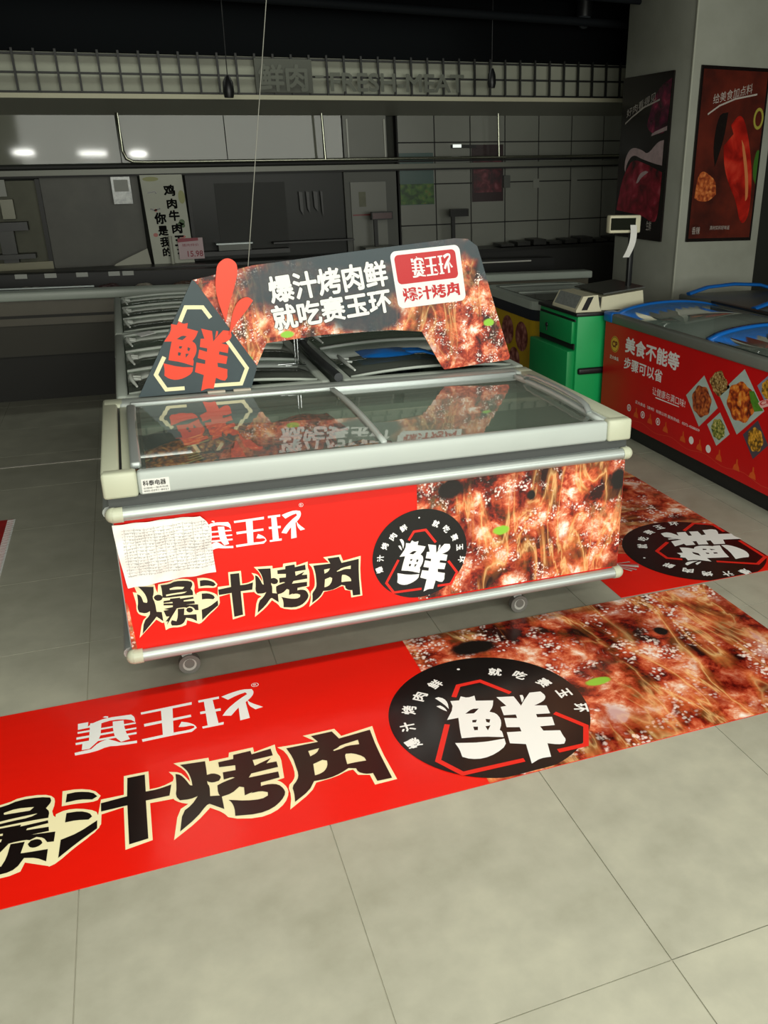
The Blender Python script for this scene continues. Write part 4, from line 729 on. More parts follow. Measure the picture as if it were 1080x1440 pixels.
for (ya, yb, zo) in ((1.36, 2.45, .0), (.40, 1.42, .008)):
    ld = empty('sliding_lid'); ld.parent = cp
    xarch(3.25, 4.07, ya, yb, .822+zo, .06, .004, ld, 'lid_glass', glass('freezer_lid_glass', 'd0dcd8', 1.5, .04, .16))
    xarch(3.24, 4.08, yb-.05, yb, .826+zo, .066, .03, ld, 'lid_frame', m_blue); xarch(3.24, 4.08, ya, ya+.05, .826+zo, .066, .03, ld, 'lid_frame', m_blue)
b = MB(); b.bev(*C(3.98, 4.03, .45, 2.40, .862, .880), r=.005); b.obj('lid_stop_rail', m_dark, cp)
def cm(off): return lambda a, b: Vector((3.1999-off-3.66, a-1.42, b))
# a runs along world Y; writing runs toward -Y
def cw(off): return lambda u, v: cm(off)(-u, v)
b = MB(); b.poly([circle(-2.36, .625, .055, .055, 32)], cw(.0008)); lg = b.obj('round_logo', mat('logo_yellow', 'e8b23a', .4), face)
b = MB(); b.poly([circle(-2.36, .625, .051, .051, 32), circle(-2.36, .625, .047, .047, 32)], cw(.0012)); write(b, 'CP', cw(.0012), -2.395, -2.325, .603, .648, .07); b.obj('logo_lettering', mat('logo_red', '7a1c10', .5), face)
W = cw(.001)
for nm, s_, x0, x1, z0, z1, bo in (('logo_caption', '正大食品', -2.415, -2.30, .520, .545, .015), ('headline', '美食不能等', -2.225, -1.60, .597, .705, .03), ('second_line', '步骤可以省', -2.225, -1.765, .487, .568, .02),
                                   ('script_line', '让健康与满口味!', -1.86, -1.50, .395, .445, .0), ('company_line', '正大食品（泉州）有限公司 服务热线：0572-4508009', -2.05, -1.335, .288, .310, .004)):
    b = MB(); write(b, s_, W, x0, x1, z0, z1, bo); b.obj(nm, m_ink_white, face)
MB().poly([[(-1.82, .378), (-1.56, .384), (-1.56, .389), (-1.82, .386)]], W).obj('underline', m_ink_white, face)
for y, z in ((2.122, .238), (1.95, .234), (1.77, .236), (1.405, .218), (1.235, .215)):
    b = MB(); b.poly([circle(-y, z, .024, .024, 20), circle(-y, z, .017, .017, 20)] if y > 1.5 else [circle(-y, z, .024, .024, 20)], W)
    if y > 1.5: b.poly([circle(-y, z, .008, .012, 8)], cw(.0014))
    b.obj('round_icon', m_ink_white, face)
for y, z in ((2.03, .225), (1.86, .228), (1.68, .222), (1.49, .214), (1.32, .212), (1.13, .206), (.97, .20), (.83, .198)):
    b = MB(); b.poly([[(-y-.03, z-.03), (-y+.03, z-.03), (-y+.022, z-.005), (-y+.008, z+.01), (-y+.004, z+.035), (-y-.006, z+.035), (-y-.006, z+.008), (-y-.022, z-.005)]], cw(.0011))
    b.obj('landmark_drawing', mat('faint_orange_ink', 'dc5a1e', .45), face)
b = MB(); wpts = [(-2.4+.05*k, .165+.012*math.sin(k*.9)) for k in range(38)]; b.poly([stroke(wpts, .004)], cw(.0010)); b.obj('wave_drawing', mat('faint_red_ink', 'd8402c', .45), face)
m_plate = mat('plate_photo', 'b9d0ca', .4, var=.15, vscale=10)
m_food1 = food_mat('fried_strips_photo', [(.25, '4a1a10'), (.42, '9c4422'), (.55, 'c4682e'), (.7, 'dc8c48')], 26)
m_food2 = food_mat('nugget_photo', [(.25, '5a1c0c'), (.42, 'b04418'), (.52, 'e07822'), (.66, 'f0a040'), (.8, 'f4c890')], 22)
m_food3 = food_mat('peanut_photo', [(.25, '4c3418'), (.45, '9c7a44'), (.6, 'c8ac70'), (.8, 'e4d8a8')], 55)
m_food4 = food_mat('green_beans_photo', [(.25, '3c5020'), (.45, '8c9440'), (.6, 'c4bc68'), (.8, 'e8e4b0')], 48)
m_food5 = food_mat('golden_rolls_photo', [(.3, '5a4418'), (.5, 'd49a28'), (.7, 'f0c050')], 40)
m_leaf = mat('salad_photo', '5c9c2c', .5, var=.4, vscale=30)
def diamond(cy, cz, ry, rz, pm, fm, leaf=False, blob=.74, dz=0.0):
    q = [(-cy-ry, cz), (-cy, cz+rz), (-cy+ry, cz), (-cy, cz-rz)]
    b = MB(); b.poly([q], cw(.0010)); d = b.obj('food_picture', pm, face)
    rnd = random.Random(int(cy*1000)); ring = []
    for k in range(36):
        a = 2*math.pi*k/36; e = 1/(abs(math.cos(a))+abs(math.sin(a))); r_ = min(blob*.8, e*.97)*(1+.06*math.sin(7*a+cy*9)); ring.append((-cy+ry*r_*math.cos(a), cz+dz+rz*r_*math.sin(a)))
    MB().poly([ring], cw(.0014)).obj('food', fm, d)
    if leaf:
        MB().poly([[(-cy+ry*.30, cz+rz*.42), (-cy+ry*.5, cz+rz*.46), (-cy+ry*.96, cz), (-cy+ry*.62, cz-rz*.12), (-cy+ry*.42, cz+rz*.12)]], cw(.0018)).obj('salad', m_leaf, d)
diamond(1.345, .475, .155, .155, m_plate, m_food1)
diamond(1.00, .555, .195, .185, m_plate, m_food2, True)
diamond(1.205, .615, .10, .09, m_cpred, m_food3, blob=1.0)
diamond(1.165, .355, .105, .10, m_plate, m_food4)
diamond(.795, .745-.07, .09, .085, mat('lilac_photo', '8890a8', .4), m_food5)
diamond(.845, .385, .105, .11, mat('slate_photo', '4c4450', .5), m_food5)
diamond(.70, .545, .09, .08, m_cpred, m_food3, blob=1.0)
diamond(.60, .42, .12, .12, m_plate, m_food5)
b = MB(); b.poly([[(-.86, .585), (-.845, .60), (-.62, .705), (-.60, .69), (-.60, .67), (-.83, .565)]], cw(.002)); rb = b.obj('ribbon', mat('ribbon_pink', 'f0b8b4', .4), face)
b = MB(); write(b, 'CHARM', lambda u, v: cw(.0024)(-.84+u*.22-v*.006, .575+u*.10+v*.022), 0, 1, 0, 1, .02); b.obj('ribbon_lettering', mat('logo_red2', 'c8202a', .4), face)
for i in range(3):
    for j in range(6):
        bag(3.40+i*.26, 0.58+j*.33, .345, .24, .30, .26, 0, (mat('pale_pack', 'a8b4ac', .45, var=.2, vscale=12), m_food3, mat('dull_pack'))[(i+j) % 3], '%s bag in the red freezer, %s from its printed side, %s from its near end' % (('pale', 'tan', 'grey')[(i+j) % 3], ORD[i], ORD[j]), group='bags inside the red freezer', seed=200+i*6+j)
# its neighbour, mostly outside the frame
c2 = empty('chest_freezer', (4.62, 2.2, 0), 'second freezer with blue lid frames behind the long red one, at the right edge', 'freezer')
b = MB(); b.box(-.42, .42, -.86, .86, .12, .78); b.obj('cabinet_body', m_row, c2)
b = MB(); b.bev(-.44, .44, -.88, .88, .78, .83, r=.012); b.obj('rim', mat('dull_grey_trim'), c2)
for y in (-.78, .0, .78): b = MB(); b.tube([(-.42, y, .84), (-.25, y, .885), (0, y, .90), (.25, y, .885), (.42, y, .84)], .028, 8, flat=.5); b.obj('lid_frame', m_blue, c2)

# ================================================================= green cabinet with the weighing scale
gc = empty('green_cabinet', (3.23, 2.85, 0), 'green metal cabinet with one drawer carrying the weighing scale', 'cabinet')
m_grn = mat('green_enamel', '10b060', .45, var=.12, vscale=2.5)
m_grn_d = mat('green_enamel_door', '109a54', .45, var=.1, vscale=3)
def Gc(x0, x1, y0, y1, z0, z1): return (x0-3.23, x1-3.23, y0-2.85, y1-2.85, z0, z1)
b = MB(); b.bev(*Gc(3.012, 3.47, 2.56, 3.15, .04, .790), r=.005); b.obj('cabinet_body', m_grn, gc)
box('top_board', m_dark, *Gc(2.995, 3.49, 2.548, 3.16, .790, .815), parent=gc, r=.004)
dr = box('drawer', m_grn_d, *Gc(2.990, 3.014, 2.60, 3.115, .595, .750), parent=gc, r=.004)
b = MB(); b.ball((2.982-3.23, 2.98-2.85, .672), .008, .018, .018); b.tube([(2.984-3.23, 2.98-2.85, .66), (2.984-3.23, 2.98-2.85, .63)], .005, 6); b.obj('drawer_key', m_dark, dr)
box('recess_line', m_dark, *Gc(3.002, 3.014, 2.585, 3.13, .555, .595), parent=gc); box('recess_line', m_dark, *Gc(3.002, 3.014, 2.585, 3.13, .750, .764), parent=gc)
box('door', m_grn_d, *Gc(2.955, 3.014, 2.585, 3.20, .06, .548), parent=gc, r=.006)
MB().bev(*Gc(3.025, 3.45, 2.530, 2.561, .385, .430), r=.012).obj('side_handle', m_dark, gc)
for y in (2.62, 3.08):
    for x in (3.06, 3.42): MB().cyl((x-3.23, y-2.85, 0), (x-3.23, y-2.85, .045), .02, 10).obj('foot', m_dark, gc)
sc = empty('weighing_scale', (3.309, 2.797, .815), 'cream label-printing weighing scale with slanted keypad, on the green cabinet', 'scale')
m_beige = mat('scale_beige', 'e0dcc0', .45, var=.06, vscale=6)
def Sc(x, y, z): return Vector((x-2.92, y-2.12, z))
b = MB() # body prism: profile in XZ extruded along Y, keypad slopes to the left
def prism(b, prof, y0, y1):
    n = len(prof); vs = [Sc(x, y0, z) for x, z in prof]+[Sc(x, y1, z) for x, z in prof]
    b.add(vs, [(i, (i+1) % n, n+(i+1) % n, n+i) for i in range(n)]); tri = tessellate_polygon([[Vector((x, z, 0)) for x, z in prof]])
    b.add(vs[:n], [tuple(t_) for t_ in tri]); b.add(vs[n:], [tuple(reversed(t_)) for t_ in tri]); return b
prism(b, [(2.655, .000), (2.655, .014), (2.70, .095), (2.80, .100), (2.815, .03), (2.83, .0)], 1.93, 2.25).obj('printer_housing', m_beige, sc)
b = MB(); prism(b, [(2.83, .004), (2.835, .085), (3.12, .115), (3.135, .02), (3.12, .004)], 1.94, 2.28).obj('scale_body', m_beige, sc)
for z in (0,):
    b = MB(); prism(b, [(2.835, .100), (2.832, .108), (3.125, .140), (3.128, .132)], 1.925, 2.30).obj('weighing_platter', mat('steel_platter', '8b8d88', .3, metal=.8), sc)
b = MB(); prism(b, [(2.806, .01), (2.80, .08), (2.835, .08), (2.835, .01)], 1.95, 2.25).obj('gap', m_dark, sc)
nrm = Vector((-.081, 0, .045)).normalized()
def kp(u, v): p0 = Sc(2.657, 2.24, .0175); return p0+Vector((.045*v, -.30*u, .081*v))+nrm*.0015
MB().poly([[(.03, .05), (.97, .05), (.97, .95), (.03, .95)]], kp).obj('keypad', mat('keypad_grey', '8f9492', .5, var=.25, vscale=60), sc)
def side(u, v): return Sc(2.655+u, 1.9285, v)
MB().poly([[(.035, .012), (.075, .012), (.115, .092), (.075, .088)]], side).obj('dark_label', m_dark, sc)
MB().bev(*[c for c in (3.055-2.92, 3.085-2.92, 2.02-2.12, 2.05-2.12, .0, .46)], r=.004).obj('display_pole', m_dark, sc)
dh = MB().bev(2.90-2.92, 3.115-2.92, 2.01-2.12, 2.06-2.12, .452, .556, r=.008).obj('display_head', m_beige, sc)
box('display_screen', mat('dark_lcd', '1c2018', .2), 2.905-2.92, 3.075-2.92, 2.006-2.12, 2.011-2.12, .47, .54, parent=dh)
b = MB(); vs = []; fs = []
for k in range(9):
    u = k/8; y = 1.998-.02*math.sin(u*3)-2.12; x = 3.045-.04*u**2-2.92; z = .50-.19*u; vs += [(x-.012, y, z), (x+.03, y-.004, z)]
for k in range(8): a = 2*k; fs.append((a, a+1, a+3, a+2))
b.add(vs, fs, True).obj('receipt_strip', mat('receipt_paper', 'e6e6e2', .7), sc)

sc.scale = (1.1395, 1.1395, 1.1395)
# ================================================================= yellow freezer behind
yf = empty('yellow_freezer', (3.54, 3.97, 0), 'yellow chest freezer with dark blue band, behind the green cabinet', 'freezer')
m_yel = mat('yellow_film', 'c8a41c', .45, var=.12, vscale=3)
b = MB()
def rbox(x0, x1, y0, y1, z0, z1, r, n=6):
    b = MB(); ring = rrect(x0, x1, y0, y1, r, r, n); m_ = len(ring); vs = [(x, y, z0) for x, y in ring]+[(x, y, z1) for x, y in ring]
    b.add(vs, [(i, (i+1) % m_, m_+(i+1) % m_, m_+i) for i in range(m_)], False); b.add(vs[:m_], [tuple(reversed(range(m_)))]); b.add(vs[m_:], [tuple(range(m_))]); return b
rbox(-.45, .45, -.60, .50, .08, .645, .12).obj('cabinet_body', m_yel, yf)
rbox(-.455, .455, -.605, .505, .62, .705, .12).obj('dark_band', mat('navy_band', '20242e', .5), yf)
rbox(-.46, .46, -.61, .51, .705, .770, .13).obj('rim', m_row, yf)
rbox(-.38, .38, -.53, .43, .766, .774, .06).obj('glass_top', mat('dark_glass_top', '20241f', .12, spec=.6), yf)
b = MB(); b.tube([(-.38, -.1, .778), (.38, -.1, .778)], .008, 6); b.tube([(-.38, .3, .778), (0, .31, .785), (.38, .3, .778)], .006, 6); b.obj('lid_bar', m_row, yf)
b = MB()
for (y, z, r) in ((-.33, .46, .12), (-.05, .47, .12), (.25, .46, .12), (-.2, .24, .11), (.1, .22, .11)):
    b.poly([circle(y, z, r, r, 24)], lambda a, c: Vector((-.452, a, c)))
b.obj('meatball_pictures', food_mat('pork_photo', [(.3, '6a2f2a'), (.5, 'a06058'), (.7, 'c89080')], 14), yf)
rbox(-.42, .42, -.55, .45, 0, .08, .1).obj('base_plinth', m_dark, yf)
# ================================================================= concrete column with two posters
m_conc = mat('painted_concrete', 'a9aba0', .75, col2='9c9e92', vscale=2.2)
colm = tag(box('trim_1', m_conc, 4.41, 5.22, 3.5, 4.50, 0, 3.2, r=.004), kind='structure')
box('corner_bead', mat('corner_bead', 'b4b6a8', .5), 4.402, 4.416, 3.492, 3.506, 0.0, 3.2, parent=None).name = 'corner_bead'
cbd = [o for o in COL.objects if o.name.startswith('corner_bead')][0]; cbd.parent = colm
m_pdark = mat('poster_black', '18100f', .22, var=.3, vscale=4)
m_meatred = food_mat('raw_meat_photo', [(.2, '3c0510'), (.42, '7c1024'), (.58, '9c1c34'), (.75, 'b84a58')], 7, .25)
m_fat = mat('fat_white_photo', 'c8aeb0', .3, var=.25, vscale=20)
m_purple = food_mat('purple_meat_photo', [(.2, '2a0514'), (.45, '5c0c34'), (.6, '8c1840'), (.8, 'c05070')], 9, .25)
p1 = empty('meat_poster', (4.405, 4.107, 1.83), 'tall dark poster of raw red meat on the left face of the column', 'poster')
box('poster_panel', m_pdark, -.012, 0.003, -.383, .383, -.66, .655, parent=p1)
P1 = lambda off: (lambda u, v: Vector((-.012-off, .383-.766*u, -.66+1.315*v)))
flat('lower_meat', [[[(.02, .17), (.10, .36), (.20, .44), (.32, .50), (.60, .47), (.93, .42), (.92, .13), (.80, .11), (.60, .15), (.30, .16)]]], P1(.001), m_meatred, p1, 2, 80)
flat('fat_edge', [[[(.14, .44), (.16, .52), (.28, .575), (.50, .555), (.62, .525), (.80, .60), (.92, .61), (.92, .46), (.78, .47), (.64, .485), (.50, .50), (.32, .53), (.20, .48), (.17, .42)]], [[(.42, .35), (.48, .41), (.60, .43), (.66, .42), (.52, .385), (.46, .35)]]], P1(.002), m_fat, p1, 2, 80)
flat('upper_meat', [[[(.98, .96), (.80, .93), (.66, .86), (.60, .78), (.56, .70), (.62, .66), (.80, .64), (.96, .66)]]], P1(.001), m_purple, p1, 2, 80)
flat('bone', [[[(.66, .635), (.68, .655), (.96, .69), (.96, .665)]]], P1(.002), m_fat, p1, 1, 80)
MB().poly([stroke([(.10, .72), (.25, .76), (.48, .81), (.78, .845)], .010)], P1(.003)).obj('brush_line', mat('poster_ink', 'b8b0a8', .4), p1)
b = MB(); write(b, '好肉看得见', lambda u, v: P1(.003)(.12+.58*u, .755+.09*u+.05*v), 0, 1, 0, 1, .0); b.obj('poster_lettering', mat('poster_ink'), p1); b = MB(); write(b, '生鲜', P1(.003), .70, .80, .06, .12, .01)
b.obj('poster_lettering', mat('poster_ink', 'b8b0a8', .4), p1)
p2 = empty('food_poster', (4.81, 3.495, 1.84), 'tall brown-red poster of chilli sausage on the front face of the column', 'poster')
box('poster_panel', m_pdark, -.325, .325, -.012, .003, -.655, .665, parent=p2)
P2 = lambda off: (lambda u, v: Vector((-.325+.65*u, -.012-off, -.655+1.32*v)))
m_warm = mat('warm_dark_photo', '6c2416', .3, col2='3c140e', vscale=3)
flat('photo_area', [[[(.03, .02), (.97, .02), (.97, .98), (.03, .98)]]], P2(.001), m_warm, p2)
flat('chilli', [[[(.55, .98-.35), (.42, .56), (.46, .44), (.56, .34), (.70, .24), (.80, .10), (.90, .12), (.93, .22), (.90, .40), (.84, .52), (.76, .64), (.68, .72), (.60, .74), (.50, .68)]]], P2(.002), food_mat('chilli_photo', [(.3, '8c1008'), (.5, 'c02014'), (.7, 'd8402c')], 5, .2), p2, 2, 80)
flat('chilli_shine', [[[(.68, .60), (.74, .56), (.84, .40), (.88, .26), (.84, .24), (.80, .38), (.72, .52)]]], P2(.003), mat('chilli_shine_print', 'd8804c', .3), p2, 2, 80)
flat('dark_stem', [[[(.30, .74), (.44, .75), (.42, .62), (.36, .50), (.32, .44), (.26, .56)]]], P2(.002), mat('poster_black'), p2, 2, 80)
flat('crumbs', [[[(.06, .26), (.08, .38), (.14, .42), (.24, .40), (.36, .36), (.38, .28), (.28, .24), (.14, .24)]]], P2(.002), food_mat('crumb_photo', [(.3, '8c3410'), (.5, 'c8642c'), (.7, 'e09050')], 24, .4), p2, 2, 80)
flat('herb_garnish', [[[(.93, .54), (.97, .54), (.97, .34), (.92, .38), (.90, .46)]]], P2(.002), mat('herb_print', '3c6c20', .4), p2, 1, 80)
b = MB(); b.poly([circle(.90, .72, .075, .062, 24), circle(.90, .72, .048, .044, 24)], P2(.003)); b.obj('lemon_slice', mat('lemon_print', 'a8a040', .4), p2)
MB().poly([stroke([(.14, .735), (.30, .785), (.52, .825), (.84, .855)], .010)], P2(.003)).obj('brush_line', mat('poster_ink'), p2)
b = MB(); write(b, '给美食加点料', lambda u, v: P2(.003)(.20+.56*u, .79+.07*u+.055*v), 0, 1, 0, 1, .0)
b.obj('poster_lettering', mat('poster_ink'), p2); b = MB(); write(b, '真材实料好味道', P2(.003), .34, .64, .07, .095, .0)
b.obj('poster_lettering', mat('poster_ink'), p2); b = MB(); write(b, '香辣', P2(.003), .07, .19, .045, .09, .0)
b.obj('poster_lettering', mat('poster_ink'), p2)

# ================================================================= low refrigerated meat counter along the back
mc = empty('meat_counter', (.6, 4.95, 0), 'long low refrigerated meat counter in front of the back wall', 'counter')
def K(x0, x1, y0, y1, z0, z1): return (x0-.6, x1-.6, y0-4.95, y1-4.95, z0, z1)
box('counter_base', mat('dark_base', '1d1c19', .6), *K(-4.6, 4.2, 4.68, 5.45, 0, .38), parent=mc)
box('lower_fascia', mat('dim_fascia', '3a3830', .6), *K(-4.6, 4.2, 4.62, 5.45, .36, .62), parent=mc)
box('front_fascia', mat('brown_fascia', '5c574a', .45, var=.2, vscale=2), *K(-4.6, 4.2, 4.58, 4.62, .60, .79), parent=mc)
box('dark_stripe', mat('dark_base'), *K(-4.6, 4.2, 4.572, 4.582, .655, .675), parent=mc)
box('front_rim', m_row, *K(-4.6, 4.2, 4.50, 4.66, .79, .855), parent=mc, r=.012)
box('tray_floor', mat('steel_tray', '767b76', .35, metal=.4), *K(-4.6, 4.2, 4.66, 5.40, .62, .74), parent=mc)
box('back_shelf', mat('black_shelf', '121212', .5), *K(-4.6, 4.2, 5.30, 5.45, .62, .90), parent=mc)
MB().tube([(2.5-.6, .33, .865-.0), (3.93-.6, .33, .880)], .008, 6).obj('bright_rail', mat('white_rail', 'c9c9c2', .3), mc)
MB().tube([(-4.0-.6, -.27, .862), (-.1-.6, -.27, .862)], .008, 6).obj('bright_rail', m_alu, mc)
for k, x in enumerate((-.66, -.44, -.2, .05, .16, 1.0, 1.5, 2.1, 2.7)):
    t = tag(box('price_label', mat('label_grey', 'a9aca6', .5), -.045, .045, -.004, 0, -.018, .018, loc=(x, 5.296, .885)), 'small white price label on the black counter edge, %s from the left' % ORD[k], 'price label', 'price labels along the counter')
for i in range(19):
    x = -2.6+i*.29; m = (mat('dark_meat', '3c1a1e', .4, var=.4, vscale=15), mat('pale_tray_meat', '8c8478', .4, var=.4, vscale=15), mat('brown_meat', '4c3428', .4, var=.4, vscale=15))[i % 3]
    t = empty('meat_tray', (x, 5.02+.05*(i % 2), .74), 'tray of %s in the long back counter, %s from the left' % (('dark red meat', 'pale meat', 'brown meat')[i % 3], ORD[i]), 'tray', 'meat trays in the back counter')
    b = MB(); b.box(-.12, .12, -.17, .17, 0, .012); b.box(-.12, -.11, -.17, .17, .012, .04); b.box(.11, .12, -.17, .17, .012, .04); b.box(-.11, .11, -.17, -.16, .012, .04); b.box(-.11, .11, .16, .17, .012, .04); b.obj('tray', mat('steel_tray'), t)
    b = MB()
    for q in range(4): b.ball((random.uniform(-.05, .05), random.uniform(-.1, .1), .045), .06, .05, .04, 10, 6)
    b.obj('meat_heap', m, t)

# ================================================================= back wall with the fresh-meat kiosk
WO = Vector((-.66, 6.0, 0)); WR = (0, -.024, 0)
def sc_(d): return (8.727-d)/8.727
def wp(x, z, d): s = sc_(d); return ((.134+(x-.134)*s)+.7, -d, 1.755+(z-1.755)*s)
def wbox(name, m, x0, x1, z0, z1, d0=0.0, d1=.03, parent=None, top=True, r=0.0):
    a = wp(x0, z0, d1); c = wp(x1, z1, d1)
    o = box(name, m, a[0], c[0], -d1, -d0, a[2], c[2], parent=parent, r=r)
    if parent is None: o.location = WO; o.rotation_euler = WR
    return o
def wroot(name, label=None, cat=None, group=None, kind=None):
    o = empty(name, WO, label, cat, group, kind); o.rotation_euler = WR; return o
wall = tag(box('wall_back', m_wall_dark, -5, 9, 6.12, 6.25, 0, 3.2), kind='structure')
# dark bulkhead above the sign and plain wall below
kiosk = wroot('trim_3', kind='structure')
wbox('bulkhead', mat('bulkhead_dark', '0a0c0e', 1.0, spec=.1), -4.2, 7.5, 2.62, 3.4, -.1, .55, kiosk)
sb = wbox('sign_backing', mat('sign_backing', 'a2a494', .6, var=.15, vscale=1.5), -4.2, 7.5, 2.28, 2.62, -.1, .50, kiosk)
wbox('soffit_edge', mat('soffit_cream', 'bcb9a0', .6), -4.2, 7.5, 2.262, 2.30, -.1, .60, kiosk)
# sloping soffit underside
b = MB(); A0 = wp(-4.2, 2.262, .60); B0 = wp(7.5, 2.262, .60)
b.add([(A0[0], A0[1], A0[2]), (B0[0], B0[1], B0[2]), (8.4, 0.0, 2.13), (-3.6, 0.0, 2.13)], [(0, 1, 2, 3)]); b.obj('soffit', mat('soffit_grey', '94958a', .5), kiosk)
for x in (-.66, .0, .65, 1.3, 1.9, 2.5):
    a = wp(x, 2.225, .42); b = MB(); b.cyl((a[0], -.40, a[2]-.0), (a[0], -.40, a[2]+.012), .035, 14); b.obj('downlight', mat('downlight_trim', 'a9aaa2', .3), kiosk)
# lattice of flat bars
lat = wroot('sign_lattice', 'black lattice railing running along the top of the back wall', 'railing')
m_bar = mat('black_bar', '0e0f0e', .5)
for z in (2.60, 2.458, 2.31): wbox('rail', m_bar, -4.0, 7.3, z-.008, z+.008, .52, .545, lat)
for k in range(68):
    x = -3.95+.1645*k
    wbox('bar', m_bar, x-.009, x+.009, 2.305, 2.64, .545, .565, lat)
ft = wroot('kiosk_sign', 'faint grey raised sign lettering on the lattice above the meat kiosk', 'sign')
b = MB(); b2_ = MB()
for dd, bb_ in ((.60, b),):
    Wp = lambda x, z, dd=dd: Vector(wp(x, z, dd))
    write(bb_, '鲜肉', Wp, 1.50, 1.95, 2.33, 2.56, .03); bb_.poly([[(2.02, 2.45), (2.10, 2.45), (2.10, 2.47), (2.02, 2.47)]], Wp); write(bb_, 'FRESH-MEAT', Wp, 2.16, 3.50, 2.335, 2.50, .03)
b.obj('raised_lettering', mat('letter_grey', '5c5f55', .6), ft)
b = MB(); a = wp(1.47, 2.32, .57); c = wp(1.99, 2.60, .57); b.box(a[0], c[0], -.585, -.568, a[2], c[2]); b.obj('character_plate', mat('plate_grey', '4e5047', .6), ft)
# glossy upper panels
m_gloss = mat('glossy_laminate', '74766b', .05, spec=.28, var=.06, vscale=1)
xe = (-3.2, -2.1, -.95, .23, 1.15, 2.05, 2.24)
up_ = wroot('trim_4', kind='structure')
for i in range(len(xe)-1): wbox('upper_panel', m_gloss, xe[i]+.004, xe[i+1]-.004, 1.74, 2.16, -.1, .0, up_)
# ledge
le_ = wroot('trim_5', kind='structure')
wbox('steel_ledge', mat('steel_ledge', '65675e', .4, metal=.2), -4.2, 7.0, 1.645, 1.69, -.05, .12, le_)
wbox('ledge_groove', mat('groove_black', '0c0c0b', .6), -4.2, 7.0, 1.628, 1.647, -.05, .11, le_); wbox('ledge_groove', mat('groove_black'), -4.2, 7.0, 1.705, 1.722, -.05, .03, le_)
# hanging steel rails
pr_ = wroot('hanging_rail', 'bent stainless hanging rail with three drop rods under the soffit', 'rail')
W3 = lambda x, z, d=.2: Vector(wp(x, z, d))
b = MB(); b.tube([W3(.245, 2.15), W3(.255, 1.84), W3(.275, 1.775), W3(.33, 1.748), W3(.45, 1.744), W3(6.5, 1.735)], .013, 8); b.obj('long_rail', mat('polished_steel', '9a9c8c', .2, metal=.9), pr_)
for x in (2.055, 3.865): b = MB(); b.tube([W3(x, 2.15), W3(x+.008, 1.745)], .012, 8); b.obj('drop_rod', mat('polished_steel'), pr_)
# left serving window
wn = wroot('window_1', kind='structure')
wbox('window_back', mat('hatch_cream', '5c5d4c', .6, var=.3, vscale=3), -1.9, -.50, .84, 1.61, -.1, .0, wn)
wbox('window_sill', mat('sill_cream', '8f8c74', .5), -1.9, -.47, .84, .93, -.05, .06, wn)
wbox('window_frame', m_bar, -.50, -.465, .84, 1.62, -.05, .05, wn)
mk = wroot('bone_saw', 'dark machine standing in the serving window at the far left', 'machine')
wbox('machine_head', m_dark, -1.0, -.62, 1.20, 1.27, .02, .16, mk); wbox('machine_stand', mat('dark_grey_metal', '2c2d2a', .4), -.86, -.74, .93, 1.20, .02, .12, mk); wbox('machine_tray', mat('dark_grey_metal'), -1.0, -.60, .96, 1.0, .02, .18, mk)
wbox('glass_jar', mat('jar_cream', '77775f', .3), -.80, -.70, 1.30, 1.46, .02, .1, mk)
nt = wbox('notice', mat('paper_grey', '9a9c96', .6), -1.0, -.735, 1.485, 1.62, .07, .074); tag(nt, 'white notice cut by the left edge of the picture under the ledge', 'notice')
# sliding shutter panel
dp = wbox('door_1', mat('brushed_shutter', '474741', .5, metal=.0, col2='54544c', vscale=2.5), -.465, .34, .82, 1.63, -.1, .0); tag(dp, kind='structure')
nt = wroot('hanging_notice', 'small crumpled plastic-covered notice hanging under the ledge beside the white menu board', 'notice')
wbox('plastic_sleeve', mat('sleeve_grey', '8c918f', .2, col2='b4b8b4', vscale=25), .115, .275, 1.395, 1.625, .07, .078, nt); wbox('notice_paper', mat('paper_grey'), .135, .255, 1.50, 1.60, .078, .081, nt)
# white heap of paper / board lying on the sill
bd = wroot('white_board', 'white board leaning low against the shutter left of the menu board', 'board')
b = MB(); pr3 = [(.02, .845), (.05, .875), (.16, .925), (.34, 1.0), (.36, .845)]
n = len(pr3); f = [wp(x, z, .12) for x, z in pr3]; g = [wp(x, z, .10) for x, z in pr3]
b.add(f, [tuple(range(n))]); b.add(g, [tuple(reversed(range(n)))]); b.add(f+g, [(i, (i+1) % n, n+(i+1) % n, n+i) for i in range(n)]); b.obj('board_face', mat('board_white', 'a9a99c', .6), bd)
# menu board
mn = wroot('menu_board', 'white handwritten menu board with flowers, standing under the ledge', 'board')
b = MB(); q = [(.36, 1.635), (.725, 1.635), (.745, .85), (.385, .85)]
f = [wp(x, z, .16) for x, z in q]; g = [wp(x, z, .145) for x, z in q]; b.add(f, [(3, 2, 1, 0)]); b.add(g, [(0, 1, 2, 3)]); b.add(f+g, [(i, (i+1) % 4, 4+(i+1) % 4, 4+i) for i in range(4)]); b.obj('board_face', mat('menu_white', 'b9bcae', .6, var=.08, vscale=4), mn)
b = MB(); Wm = lambda x, z: Vector(wp(x, z, .162))
for ch, x, z, s in (('鸡', .60, 1.50, .05), ('肉', .608, 1.385, .045), ('牛', .615, 1.28, .048), ('肉', .625, 1.165, .045), ('五', .635, 1.055, .048), ('花', .64, .95, .04), ('你', .49, 1.26, .052), ('是', .50, 1.15, .045), ('我', .505, 1.05, .045), ('的', .51, .96, .04)):
    write(b, ch, Wm, x-s, x+s, z-s, z+s, .04)
b.obj('handwriting', mat('matt_black_ink', '0c0c0c', .8, spec=.1), mn); b = MB(); b.poly([stroke([(.41, 1.482), (.47, 1.492), (.485, 1.475)], .008)], Wm); b.poly([stroke([(.415, 1.345), (.45, 1.33), (.50, 1.345)], .012)], Wm); b.obj('handwriting', m_ink_black, mn)
b = MB()
